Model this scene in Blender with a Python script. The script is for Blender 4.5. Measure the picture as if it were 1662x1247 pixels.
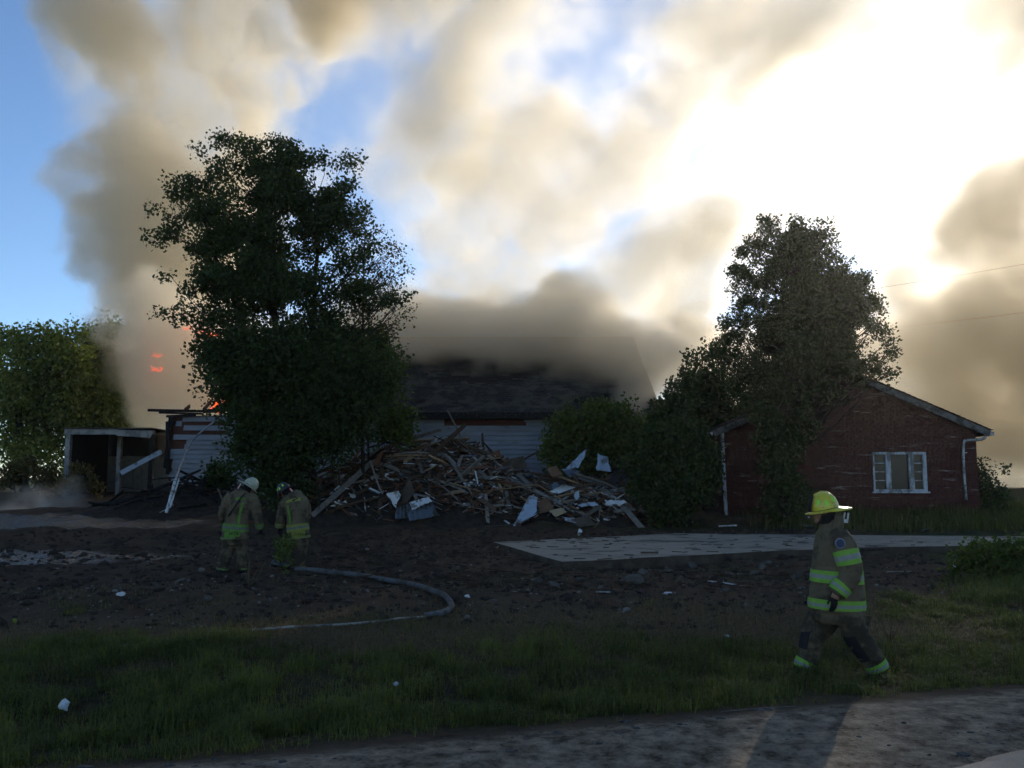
import bpy, bmesh, math, random
import numpy as np
from mathutils import Vector, Matrix, Euler, noise as mnoise

random.seed(7)
RNG = np.random.default_rng(7)
R = math.radians
for _o in list(bpy.data.objects):
    bpy.data.objects.remove(_o)
SC = bpy.context.scene
COL = SC.collection

# ------------------------------------------------------------------ camera
FPX = 1393.0                       # focal length in photo pixels (1662 wide)
CAM = Vector((0.0, 0.0, 2.0))
PITCH = math.atan((775 - 623.5) / FPX)
cam_data = bpy.data.cameras.new('camera')
cam_data.sensor_width = 36.0
cam_data.lens = 36.0 * FPX / 1662.0
cam_data.clip_end = 3000.0
cam = bpy.data.objects.new('camera', cam_data)
COL.objects.link(cam)
cam.location = CAM
cam.rotation_euler = (math.pi / 2 + PITCH, 0, 0)
SC.camera = cam

# ------------------------------------------------------------------ sky, sun, exposure
SUN_EL, SUN_AZ = R(18.2), R(26.5)  # azimuth from +Y towards +X
world = bpy.data.worlds.new('World')
SC.world = world
world.use_nodes = True
_n = world.node_tree.nodes
_bg = _n['Background']
_sky = _n.new('ShaderNodeTexSky')
_sky.sky_type = 'NISHITA'
_sky.sun_disc = False
_sky.sun_elevation = SUN_EL
_sky.sun_rotation = SUN_AZ
_sky.altitude = 200
_sky.air_density = 0.85
_sky.dust_density = 0.0
_sky.ozone_density = 3.4
world.node_tree.links.new(_sky.outputs[0], _bg.inputs[0])
_bg.inputs[1].default_value = 0.10

sun_data = bpy.data.lights.new('sun', 'SUN')
sun_data.energy = 2.0
sun_data.angle = R(0.5)
sun_data.color = (1.0, 0.90, 0.76)
sun = bpy.data.objects.new('sun', sun_data)
COL.objects.link(sun)
SUN_DIR = Vector((math.sin(SUN_AZ) * math.cos(SUN_EL), math.cos(SUN_AZ) * math.cos(SUN_EL), math.sin(SUN_EL)))
sun.rotation_euler = SUN_DIR.to_track_quat('Z', 'Y').to_euler()
sun.location = SUN_DIR * 200

SC.view_settings.view_transform = 'Standard'
SC.view_settings.look = 'None'
SC.view_settings.exposure = 0.88
SC.view_settings.gamma = 1.0
SC.view_settings.use_curve_mapping = False

SC.render.engine = 'CYCLES'
cy = SC.cycles
cy.use_denoising = True
try:
    cy.denoiser = 'OPENIMAGEDENOISE'
except Exception:
    pass
cy.use_adaptive_sampling = True
cy.adaptive_threshold = 0.03
cy.max_bounces = 10
cy.diffuse_bounces = 2
cy.glossy_bounces = 2
cy.transmission_bounces = 4
cy.transparent_max_bounces = 8
cy.volume_bounces = 8
cy.volume_step_rate = 2.0
cy.volume_max_steps = 256
cy.sample_clamp_indirect = 6.0
cy.caustics_reflective = False
cy.caustics_refractive = False

# ------------------------------------------------------------------ helpers
CP, SP = math.cos(PITCH), math.sin(PITCH)
def at(px, py, Y):
    """world point seen at photo pixel (px, py) at distance Y in front of the camera"""
    u, v = (px - 831.0) / FPX, (623.5 - py) / FPX
    d = Vector((u, CP - SP * v, SP + CP * v))
    return CAM + d * (Y / d.y)

def mpp(Y):
    return Y / FPX
# ------------------------------------------------------------------ smoke: a baked density grid rendered as a real volume
_LAT = {}
def lattice_noise(p, seed, freq):
    """smooth value noise 0..1 on an (n,3) array"""
    if seed not in _LAT:
        _LAT[seed] = np.random.default_rng(seed).random((32, 32, 32), dtype=np.float32)
    g = _LAT[seed]
    q = p * np.float32(freq)
    i = np.floor(q).astype(np.int32)
    f = (q - i).astype(np.float32)
    f = f * f * (3 - 2 * f)
    i &= 31
    j = (i + 1) & 31
    out = 0
    for a in (0, 1):
        xa = i[:, 0] if a == 0 else j[:, 0]
        wa = 1 - f[:, 0] if a == 0 else f[:, 0]
        for b in (0, 1):
            yb = i[:, 1] if b == 0 else j[:, 1]
            wb = wa * (1 - f[:, 1] if b == 0 else f[:, 1])
            for c in (0, 1):
                zc = i[:, 2] if c == 0 else j[:, 2]
                out = out + g[xa, yb, zc] * wb * (1 - f[:, 2] if c == 0 else f[:, 2])
    return out

def fbm(p, seed, freq, octaves, gain=0.5, billow=False):
    s, amp, tot = 0, 1.0, 0
    for o in range(octaves):
        n = lattice_noise(p + np.float32(o * 17.3), seed + o, freq * 2.03 ** o)
        if billow:
            n = np.abs(2 * n - 1) * 1.6
        s = s + n * np.float32(amp)
        tot += amp
        amp *= gain
    return s / np.float32(tot)

def volume_grid(name, lo, hi, dens, mat, label):
    """link a 3-D array of densities as ONE volume (geometry nodes read the array into a fog grid)"""
    nx, ny, nz = dens.shape
    me = bpy.data.meshes.new(name)
    me.vertices.add(dens.size)
    gx, gy, gz = np.meshgrid(np.linspace(lo[0], hi[0], nx), np.linspace(lo[1], hi[1], ny), np.linspace(lo[2], hi[2], nz), indexing='ij')
    me.vertices.foreach_set('co', np.stack([gx, gy, gz], -1).astype(np.float32).ravel())
    me.attributes.new('smoke_density', 'FLOAT', 'POINT').data.foreach_set('value', dens.astype(np.float32).ravel())
    ob = bpy.data.objects.new(name, me)
    COL.objects.link(ob)
    ng = bpy.data.node_groups.new(name + '_grid', 'GeometryNodeTree')
    ng.interface.new_socket('Geometry', in_out='INPUT', socket_type='NodeSocketGeometry')
    ng.interface.new_socket('Geometry', in_out='OUTPUT', socket_type='NodeSocketGeometry')
    N, L = ng.nodes, ng.links
    gi, go = N.new('NodeGroupInput'), N.new('NodeGroupOutput')
    pos = N.new('GeometryNodeInputPosition')
    sub = N.new('ShaderNodeVectorMath'); sub.operation = 'SUBTRACT'; sub.inputs[1].default_value = lo
    scl = N.new('ShaderNodeVectorMath'); scl.operation = 'MULTIPLY'
    scl.inputs[1].default_value = [(n - 1) / (h - l) for n, l, h in zip((nx, ny, nz), lo, hi)]
    add = N.new('ShaderNodeVectorMath'); add.operation = 'ADD'; add.inputs[1].default_value = (.5, .5, .5)
    flo = N.new('ShaderNodeVectorMath'); flo.operation = 'FLOOR'
    L.new(pos.outputs[0], sub.inputs[0]); L.new(sub.outputs[0], scl.inputs[0])
    L.new(scl.outputs[0], add.inputs[0]); L.new(add.outputs[0], flo.inputs[0])
    dot = N.new('ShaderNodeVectorMath'); dot.operation = 'DOT_PRODUCT'; dot.inputs[1].default_value = (ny * nz, nz, 1)
    L.new(flo.outputs[0], dot.inputs[0])
    na = N.new('GeometryNodeInputNamedAttribute'); na.data_type = 'FLOAT'; na.inputs[0].default_value = 'smoke_density'
    si = N.new('GeometryNodeSampleIndex'); si.data_type = 'FLOAT'; si.domain = 'POINT'; si.clamp = True
    L.new(gi.outputs[0], si.inputs['Geometry'])
    L.new(na.outputs[0], si.inputs['Value'])
    L.new(dot.outputs['Value'], si.inputs['Index'])
    vc = N.new('GeometryNodeVolumeCube')
    L.new(si.outputs[0], vc.inputs['Density'])
    vc.inputs['Min'].default_value = lo; vc.inputs['Max'].default_value = hi
    vc.inputs['Resolution X'].default_value = nx; vc.inputs['Resolution Y'].default_value = ny; vc.inputs['Resolution Z'].default_value = nz
    sm = N.new('GeometryNodeSetMaterial'); sm.inputs['Material'].default_value = mat
    L.new(vc.outputs[0], sm.inputs[0]); L.new(sm.outputs[0], go.inputs[0])
    md = ob.modifiers.new('grid', 'NODES'); md.node_group = ng
    me.materials.append(mat)
    ob['kind'] = 'stuff'
    ob['label'] = label
    return ob

def smoke_material(name, color, density, g, absorb=(0, 0, 0)):
    m = bpy.data.materials.new(name); m.use_nodes = True
    N = m.node_tree.nodes; N.clear()
    pv = N.new('ShaderNodeVolumePrincipled'); out = N.new('ShaderNodeOutputMaterial')
    pv.inputs['Color'].default_value = (*color, 1)
    pv.inputs['Density'].default_value = density
    pv.inputs['Anisotropy'].default_value = g
    pv.inputs['Absorption Color'].default_value = (*absorb, 1)
    m.node_tree.links.new(pv.outputs[0], out.inputs['Volume'])
    return m

SM_LO, SM_HI, SM_N = (-34.0, 29.0, 0.5), (40.0, 66.0, 36.5), (290, 128, 142)
def build_smoke():
    nx, ny, nz = SM_N
    ax = [np.linspace(l, h, n, dtype=np.float32) for l, h, n in zip(SM_LO, SM_HI, SM_N)]
    P = np.stack(np.meshgrid(*ax, indexing='ij'), -1).reshape(-1, 3)
    warp = np.stack([fbm(P, 11 + k, 0.10, 3) for k in range(3)], -1) - 0.5
    warp2 = np.stack([fbm(P, 31 + k, 0.35, 3) for k in range(3)], -1) - 0.5
    W = P + warp * 9.0 + warp2 * 2.4
    W = W * np.array([1, .55, 1], np.float32)
    bil = fbm(W, 51, 0.16, 4, 0.55, True)
    fine = fbm(W, 71, 0.30, 4, 0.55)
    S = W.copy()                                   # streaks drift up and to the right
    S[:, 0] = (W[:, 0] + W[:, 2]) * .28
    S[:, 2] = (W[:, 2] - W[:, 0]) * .75
    wis = fbm(S, 91, 0.15, 5, 0.55)
    Wg = (P + warp * np.array([5, 3, 4.5], np.float32) + warp2 * 2.2).reshape(nx, ny, nz, 3)
    def chain(F, pts, depth, fall=1.0, flat=1.0):
        """pts: (photo px, photo py, radius px, depth offset); soft tube through the points"""
        cs = [(at(p[0], p[1], depth + (p[3] if len(p) > 3 else 0)), p[2] * mpp(depth)) for p in pts]
        seq = list(zip(cs[:-1], cs[1:])) if len(cs) > 1 else [(cs[0], cs[0])]
        for (a, ra), (b, rb) in seq:
            m = max(ra, rb) + 4
            sl = []
            for k in range(3):
                lo, hi = min(a[k], b[k]) - m, max(a[k], b[k]) + m
                i0 = max(0, int(np.searchsorted(ax[k], lo))); i1 = min(SM_N[k], int(np.searchsorted(ax[k], hi)))
                sl.append(slice(i0, i1))
            if any(s.stop <= s.start for s in sl):
                continue
            q = Wg[tuple(sl)]
            av, bv = np.array(a, np.float32), np.array(b, np.float32)
            sc = np.array([1, flat, 1], np.float32)
            q, av, bv = q * sc, av * sc, bv * sc
            ab = bv - av
            L2 = float(ab @ ab) + 1e-6
            t = np.clip(((q - av) @ ab) / L2, 0, 1)
            d = np.linalg.norm(q - (av + t[..., None] * ab), axis=-1)
            r = ra + (rb - ra) * t
            v = np.clip(1 - d / r, 0, 1) * fall
            F[tuple(sl)] = np.maximum(F[tuple(sl)], v)
    sst = lambda x, a, b: (lambda t: t * t * (3 - 2 * t))(np.clip((x - a) / (b - a), 0, 1))
    Z = lambda: np.zeros(SM_N, np.float32)
    B, FI, WI = bil.reshape(SM_N), fine.reshape(SM_N), wis.reshape(SM_N)
    # dense billows: the column at the burning left end, the roof smoke, the brown streak and the bank on the right
    D = Z()
    chain(D, [(330, 690, 95), (262, 600, 120), (215, 500, 120), (205, 410, 120)], 41)
    chain(D, [(370, 640, 80), (300, 640, 95), (255, 585, 90), (225, 520, 80)], 36.2, 1.0)
    chain(D, [(400, 600, 110), (300, 610, 110), (240, 640, 80)], 39, 1.0)
    chain(D, [(150, 440, 75), (118, 405, 62), (140, 350, 66)], 40.5, .95)
    chain(D, [(250, 480, 140), (235, 360, 150), (205, 270, 135), (140, 250, 95)], 42)
    chain(D, [(240, 300, 140), (225, 180, 135), (200, 90, 120), (160, 0, 110), (120, -80, 110)], 44, .72)
    chain(D, [(380, 580, 130), (330, 430, 150), (370, 280, 160), (420, 120, 150), (480, -30, 160)], 46, .42)
    left = D
    D2 = Z()
    chain(D2, [(560, 560, 70), (700, 520, 85), (800, 525, 95), (900, 525, 100), (1040, 540, 95), (1150, 580, 70)], 40)
    chain(D2, [(600, 540, 80), (720, 520, 85), (820, 525, 90), (930, 525, 90), (1040, 550, 85), (1090, 600, 60)], 35.8, .95)
    chain(D2, [(640, 540, 62), (740, 528, 70), (840, 534, 72), (940, 530, 72), (1040, 550, 80)], 33.4, .95)
    chain(D2, [(765, 560, 60), (750, 600, 52), (770, 640, 40)], 34.2, .68)
    chain(D2, [(930, 560, 60), (895, 605, 56), (880, 640, 40)], 34.2, .62)
    roof = D2
    D2 = Z()
    chain(D2, [(670, 540, 100, 2), (740, 440, 120, 3), (790, 330, 130, 4), (880, 220, 130, 6)], 42, .66, 1.6)
    chain(D2, [(760, 470, 80, 1), (900, 400, 120, 3), (980, 270, 130, 5), (1060, 150, 120, 6)], 44, .58, 1.6)
    mid = D2
    chain(roof, [(1000, 560, 80), (1090, 480, 85), (1160, 410, 85), (1225, 375, 65)], 41, .8)
    chain(roof, [(1030, 680, 60), (1070, 610, 75), (1140, 540, 80)], 34.6, .9)
    chain(roof, [(1000, 655, 60), (1040, 610, 80), (1080, 550, 95)], 31.8, 1.0)
    chain(mid, [(430, 20, 120), (600, -30, 150), (850, -60, 170)], 48, .4)
    D3 = Z()
    chain(D3, [(1180, 660, 120), (1330, 650, 140), (1450, 620, 140), (1560, 500, 140), (1660, 370, 140), (1760, 270, 140)], 46)
    chain(D3, [(1480, 760, 170), (1600, 660, 210), (1760, 520, 240)], 47)
    bank = D3
    # thin veil between
    V = Z()
    chain(V, [(330, 540, 200), (400, 260, 300), (340, 60, 300), (220, -120, 260)], 50, 1, 1.8)
    chain(V, [(720, 520, 220), (800, 260, 320), (880, 60, 320), (980, -160, 280)], 50, 1, 1.8)
    chain(V, [(1000, 520, 200), (1090, 330, 230), (1180, 100, 240), (1260, -120, 240)], 52, .9, 1.8)
    chain(V, [(420, 20, 260), (620, 120, 280), (860, -20, 280)], 51, 1, 1.8)
    chain(V, [(1330, 540, 190), (1440, 330, 220), (1560, 120, 270), (1640, -60, 260)], 53, 1, 1.4)
    chain(V, [(1260, 300, 170), (1400, 120, 220), (1520, -60, 220)], 54, 1, 1.4)
    H = Z()                                        # blue gaps
    for hx, hy, hr in ((655, 110, 62), (625, 285, 70), (850, 175, 62), (1130, 60, 90), (1168, 235, 80), (945, 380, 60), (470, 180, 40)):
        chain(H, [(hx - hr * .4, hy + hr * .7, hr * .8, -14), (hx + hr * .4, hy - hr * .7, hr * .8, -14)], 52)
        chain(H, [(hx - hr * .4, hy + hr * .7, hr * .8, -6), (hx + hr * .4, hy - hr * .7, hr * .8, -6)], 50)
        chain(H, [(hx - hr * .4, hy + hr * .7, hr * .8, 8), (hx + hr * .4, hy - hr * .7, hr * .8, 8)], 50)
    E = fbm(P + warp2.astype(np.float32) * 1.6, 131, 0.55, 3, 0.65).reshape(SM_N)
    nz = lambda a: (a - a.mean()) / a.std()
    Bn, Fn, En, Wn = nz(B), nz(FI), nz(E), nz(WI)
    er = 0.17 * Bn + .15 * Fn + .11 * En
    gate = lambda F: np.clip(F * 7, 0, 1)
    d = 0.62 * gate(left) * sst(1.6 * left - 1.5 * er, 0.20, 0.62)
    d = d + 0.70 * gate(roof) * sst(1.5 * roof - er, 0.14, 0.60)
    d = d + 0.42 * gate(mid) * sst(1.5 * mid - 1.1 * er - .22 * Wn, 0.14, 0.75)
    d = d + 0.62 * gate(bank) * sst(1.5 * bank - 1.5 * er, 0.1, 0.85)
    vv = 0.34 * np.clip(V * 2.8, 0, 1) * (sst(.48 + .25 * Wn + .08 * Fn + .06 * En, 0.30, 0.95) ** 1.3 + .06)
    d = d + vv
    d = d * (1 - .95 * gate(H) * sst(1.3 * H + .15 * Fn + .13 * Wn + .07 * En, .15, .72))
    d[0] = d[-1] = 0; d[:, 0] = d[:, -1] = 0; d[:, :, -1] = 0
    d[d < 0.002] = 0
    return d

smoke_mat = smoke_material('smoke_volume', (0.918, 0.857, 0.742), 1.0, 0.62)
smoke = volume_grid('smoke', SM_LO, SM_HI, build_smoke(), smoke_mat, 'thick grey and brown smoke rolling up from the burning house')
# ------------------------------------------------------------------ materials
def nodes_of(m):
    m.use_nodes = True
    return m.node_tree.nodes, m.node_tree.links

def mat(name, col, rough=0.85, col2=None, var=0.25, scale=6.0, bump=0.0, bscale=40.0, spec=0.12, metal=0.0, detail=5, stretch=(1, 1, 1), dirt=None, obj_random=0.0):
    """principled surface with mottled colour, optional dirt patches and fine relief"""
    m = bpy.data.materials.new(name)
    N, L = nodes_of(m)
    b = N['Principled BSDF']
    b.inputs['Roughness'].default_value = rough
    b.inputs['Specular IOR Level'].default_value = spec
    b.inputs['Metallic'].default_value = metal
    tc = N.new('ShaderNodeNewGeometry')
    mp = N.new('ShaderNodeMapping'); mp.inputs['Scale'].default_value = stretch
    L.new(tc.outputs['Position'], mp.inputs[0])
    no = N.new('ShaderNodeTexNoise'); no.inputs['Scale'].default_value = scale; no.inputs['Detail'].default_value = detail
    no.inputs['Roughness'].default_value = 0.65
    L.new(mp.outputs[0], no.inputs['Vector'])
    ramp = N.new('ShaderNodeValToRGB')
    c2 = col2 if col2 else tuple(min(1, c * (1 + var)) for c in col)
    c1 = col if col2 else tuple(c * (1 - var) for c in col)
    ramp.color_ramp.elements[0].position = 0.32; ramp.color_ramp.elements[0].color = (*c1, 1)
    ramp.color_ramp.elements[1].position = 0.68; ramp.color_ramp.elements[1].color = (*c2, 1)
    L.new(no.outputs[0], ramp.inputs[0])
    out = ramp.outputs[0]
    if dirt:
        dcol, amount, dscale = dirt
        n2 = N.new('ShaderNodeTexNoise'); n2.inputs['Scale'].default_value = dscale; n2.inputs['Detail'].default_value = 8
        n2.inputs['Roughness'].default_value = 0.7
        L.new(mp.outputs[0], n2.inputs['Vector'])
        r2 = N.new('ShaderNodeValToRGB')
        r2.color_ramp.elements[0].position = max(0, 0.62 - amount * .5); r2.color_ramp.elements[1].position = max(.02, 0.68 - amount * .4)
        L.new(n2.outputs[0], r2.inputs[0])
        mx = N.new('ShaderNodeMixRGB'); mx.inputs[2].default_value = (*dcol, 1)
        L.new(r2.outputs[0], mx.inputs[0]); L.new(out, mx.inputs[1]); out = mx.outputs[0]
    if obj_random:
        oi = N.new('ShaderNodeObjectInfo')
        mr = N.new('ShaderNodeMapRange'); mr.inputs[3].default_value = 1 - obj_random; mr.inputs[4].default_value = 1 + obj_random
        L.new(oi.outputs['Random'], mr.inputs[0])
        ml = N.new('ShaderNodeVectorMath'); ml.operation = 'SCALE'
        L.new(out, ml.inputs[0]); L.new(mr.outputs[0], ml.inputs['Scale']); out = ml.outputs[0]
    L.new(out, b.inputs['Base Color'])
    if bump:
        n3 = N.new('ShaderNodeTexNoise'); n3.inputs['Scale'].default_value = bscale; n3.inputs['Detail'].default_value = 6
        L.new(mp.outputs[0], n3.inputs['Vector'])
        bp = N.new('ShaderNodeBump'); bp.inputs['Strength'].default_value = bump; bp.inputs['Distance'].default_value = 0.02
        L.new(n3.outputs[0], bp.inputs['Height']); L.new(bp.outputs[0], b.inputs['Normal'])
    return m

def leaf_mat(name, dark, light, transl=0.45, tcol=None):
    """thin leaf: diffuse + light shining through, tint varies leaf by leaf"""
    m = bpy.data.materials.new(name)
    N, L = nodes_of(m)
    N.remove(N['Principled BSDF'])
    out = N['Material Output']
    at_ = N.new('ShaderNodeAttribute'); at_.attribute_name = 'tint'
    rp = N.new('ShaderNodeValToRGB')
    rp.color_ramp.elements[0].color = (*dark, 1); rp.color_ramp.elements[1].color = (*light, 1)
    L.new(at_.outputs['Fac'], rp.inputs[0])
    d = N.new('ShaderNodeBsdfPrincipled'); d.inputs['Roughness'].default_value = 0.6; d.inputs['Specular IOR Level'].default_value = 0.25
    t = N.new('ShaderNodeBsdfTranslucent')
    mx = N.new('ShaderNodeMixShader'); mx.inputs[0].default_value = transl
    hs = N.new('ShaderNodeVectorMath'); hs.operation = 'MULTIPLY'; hs.inputs[1].default_value = tcol or (1.5, 1.7, .7)
    L.new(rp.outputs[0], d.inputs['Base Color']); L.new(rp.outputs[0], hs.inputs[0]); L.new(hs.outputs[0], t.inputs[0])
    L.new(d.outputs[0], mx.inputs[1]); L.new(t.outputs[0], mx.inputs[2]); L.new(mx.outputs[0], out.inputs[0])
    return m

# ------------------------------------------------------------------ objects
def origin(o):
    v = Vector((0, 0, 0))
    while o is not None:
        v += o.location
        o = o.parent
    return v

def put(name, me, mats=None, parent=None, label=None, cat=None, group=None, kind=None, loc=None):
    """link a mesh given in world coordinates; loc moves its origin there"""
    o = bpy.data.objects.new(name, me)
    COL.objects.link(o)
    for m in (mats if isinstance(mats, (list, tuple)) else [mats] if mats else []):
        me.materials.append(m)
    if parent is not None:
        me.transform(Matrix.Translation(-origin(parent)))
        o.parent = parent
    elif loc is not None:
        me.transform(Matrix.Translation(-Vector(loc)))
        o.location = loc
    tag(o, label, cat, group, kind)
    return o

def tag(o, label=None, cat=None, group=None, kind=None):
    for k, v in (('label', label), ('category', cat), ('group', group), ('kind', kind)):
        if v:
            o[k] = v
    return o

def thing(name, label, cat, loc=(0, 0, 0), group=None):
    o = bpy.data.objects.new(name, None)
    o.empty_display_size = 0.2
    COL.objects.link(o)
    o.location = loc
    return tag(o, label, cat, group)

def np_mesh(name, verts, faces, attrs=None, smooth=False, mat_index=None):
    """mesh from arrays; faces an (m,k) array or a list of them"""
    me = bpy.data.meshes.new(name)
    verts = np.asarray(verts, np.float32)
    fl = faces if isinstance(faces, list) else [faces]
    fl = [np.asarray(f, np.int32) for f in fl if len(f)]
    me.vertices.add(len(verts)); me.vertices.foreach_set('co', verts.ravel())
    loops = np.concatenate([f.ravel() for f in fl])
    tot = np.concatenate([np.full(len(f), f.shape[1], np.int32) for f in fl])
    start = np.concatenate([[0], np.cumsum(tot)[:-1]]).astype(np.int32)
    me.loops.add(len(loops)); me.loops.foreach_set('vertex_index', loops)
    me.polygons.add(len(tot)); me.polygons.foreach_set('loop_start', start); me.polygons.foreach_set('loop_total', tot)
    if mat_index is not None:
        me.polygons.foreach_set('material_index', np.asarray(mat_index, np.int32))
    for k, v in (attrs or {}).items():
        me.attributes.new(k, 'FLOAT', 'POINT').data.foreach_set('value', np.asarray(v, np.float32))
    me.update(calc_edges=True)
    me.polygons.foreach_set('use_smooth', np.full(len(tot), smooth))
    return me

class MB:
    """collects simple shapes into one mesh"""
    def __init__(s):
        s.v, s.f, s.m = [], [], []
    def add(s, vs, fs, mi=0):
        b = len(s.v)
        s.v += [tuple(v) for v in vs]
        s.f += [tuple(b + i for i in f) for f in fs]
        s.m += [mi] * len(fs)
    def box(s, lo, hi, mi=0, M=None):
        vs = [Vector((x, y, z)) for x in (lo[0], hi[0]) for y in (lo[1], hi[1]) for z in (lo[2], hi[2])]
        if M is not None:
            vs = [M @ v for v in vs]
        s.add(vs, [(0, 1, 3, 2), (4, 6, 7, 5), (0, 4, 5, 1), (2, 3, 7, 6), (0, 2, 6, 4), (1, 5, 7, 3)], mi)
    def beam(s, a, b, w, h, up=Vector((0, 0, 1)), mi=0):
        a, b = Vector(a), Vector(b)
        d = (b - a).normalized()
        side = d.cross(up)
        if side.length < 1e-3:
            side = d.cross(Vector((0, 1, 0)))
        side.normalize(); u = side.cross(d)
        vs = [p + side * (w / 2 * i) + u * (h / 2 * j) for p in (a, b) for i, j in ((-1, -1), (1, -1), (1, 1), (-1, 1))]
        s.add(vs, [(3, 2, 1, 0), (4, 5, 6, 7), (0, 1, 5, 4), (1, 2, 6, 5), (2, 3, 7, 6), (3, 0, 4, 7)], mi)
    def tube(s, pts, rad, n=8, cap=True, mi=0, flat=1.0):
        pts = [Vector(p) for p in pts]
        rad = rad if isinstance(rad, (list, tuple)) else [rad] * len(pts)
        b = len(s.v)
        prev = None
        for i, p in enumerate(pts):
            d = (pts[min(i + 1, len(pts) - 1)] - pts[max(i - 1, 0)]).normalized()
            ref = prev if prev is not None else (Vector((0, 0, 1)) if abs(d.z) < .9 else Vector((1, 0, 0)))
            u = d.cross(ref)
            if u.length < 1e-4:
                u = d.cross(Vector((0, 1, 0)))
            u.normalize(); w = u.cross(d); prev = w
            for k in range(n):
                a = 2 * math.pi * k / n
                s.v.append(tuple(p + (u * math.cos(a) + w * math.sin(a) * flat) * rad[i]))
        for i in range(len(pts) - 1):
            for k in range(n):
                s.f.append((b + i * n + k, b + i * n + (k + 1) % n, b + (i + 1) * n + (k + 1) % n, b + (i + 1) * n + k)); s.m.append(mi)
        if cap:
            s.f.append(tuple(b + k for k in range(n))[::-1]); s.m.append(mi)
            s.f.append(tuple(b + (len(pts) - 1) * n + k for k in range(n))); s.m.append(mi)
    def prism(s, poly, off, mi=0):
        """polygon (list of points) pushed along a vector"""
        n = len(poly); off = Vector(off)
        vs = [Vector(p) for p in poly] + [Vector(p) + off for p in poly]
        s.add(vs, [tuple(range(n))[::-1], tuple(range(n, 2 * n))] + [(i, (i + 1) % n, n + (i + 1) % n, n + i) for i in range(n)], mi)
    def build(s, name, smooth=False):
        me = bpy.data.meshes.new(name)
        me.from_pydata(s.v, [], s.f)
        me.polygons.foreach_set('material_index', s.m)
        if smooth:
            me.polygons.foreach_set('use_smooth', [True] * len(s.f))
        me.update()
        bm = bmesh.new(); bm.from_mesh(me); bmesh.ops.recalc_face_normals(bm, faces=bm.faces); bm.to_mesh(me); bm.free()
        return me

def spline(pts, k=6):
    """smooth curve through points (tuples of any length)"""
    P = [np.array(p, float) for p in pts]
    P = [2 * P[0] - P[1]] + P + [2 * P[-1] - P[-2]]
    out = []
    for i in range(1, len(P) - 2):
        for j in range(k):
            t = j / k
            a, b, c, d = P[i - 1:i + 3]
            out.append(.5 * ((2 * b) + (c - a) * t + (2 * a - 5 * b + 4 * c - d) * t * t + (3 * b - a - 3 * c + d) * t ** 3))
    out.append(P[-2])
    return out
# ------------------------------------------------------------------ terrain
_PY = np.array([-400, 5.5, 8.5, 12, 16, 20, 25, 27, 34, 42, 70, 900.])
_PZ = np.array([-.05, -.05, 0, .04, .14, .29, .56, .84, 1.12, 1.4, 1.6, 1.6])
def roadside(x, y):
    """signed distance from the edge of the muddy shoulder, positive towards the houses"""
    return ((x + 2.3) * -2.0 + (y - 6.0) * 7.1) / 7.38

def sm(x, a, b):
    t = np.clip((x - a) / (b - a), 0, 1)
    return t * t * (3 - 2 * t)

def noise2(x, y, seed, freq, octv=4, gain=.5):
    p = np.stack([x, y, np.full_like(x, seed * 3.7)], -1).astype(np.float32)
    return fbm(p, 300 + seed, freq, octv, gain) - 0.5

def ground_z(x, y, fine=True):
    x, y = np.asarray(x, float), np.asarray(y, float)
    sh = x.shape
    x, y = x.ravel(), y.ravel()
    z = np.interp(y, _PY, _PZ)
    s = roadside(x, y)
    z = z + 0.17 * sm(-s, -1.2, 0.6) - 0.07 * np.exp(-((s - 1.6) / .8) ** 2)
    near = sm(s, -.3, 1.5) * sm(60 - y, 0, 15)
    z = z + near * 0.16 * noise2(x, y, 1, .35, 3)
    if fine:
        mud = sm(y, 11.0, 13.5) * sm(31 - y, 0, 3) * sm(60 - np.abs(x), 0, 10)
        z = z + mud * (0.20 * np.abs(noise2(x, y, 2, 1.1, 4, .6)) * 2 + .05 * noise2(x, y, 3, 5, 3))
        z = z + mud * .16 * np.exp(-((y - 13.6 - .35 * x * .1) / .8) ** 2) * sm(3 - x, 0, 3) * (.6 + noise2(x, y, 4, .8, 3))
        z = z + sm(-s, -.8, .1) * (.030 * noise2(x, y, 5, 6, 4, .65)) * sm(2.4 + s, 0, .6)
    return z.reshape(sh)

def gz(x, y):
    return float(ground_z(np.array([x]), np.array([y]))[0])

def on_ground(px, py):
    """world point of the terrain seen at a photo pixel"""
    Y = np.arange(4.5, 80, .1)
    u = at(px, py, 1.0) - CAM
    x, z = u.x * Y, CAM.z + u.z * Y
    g = ground_z(x, Y)
    k = np.nonzero(z <= g)[0]
    k = k[0] if len(k) else len(Y) - 1
    return Vector((x[k], Y[k], g[k]))

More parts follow.
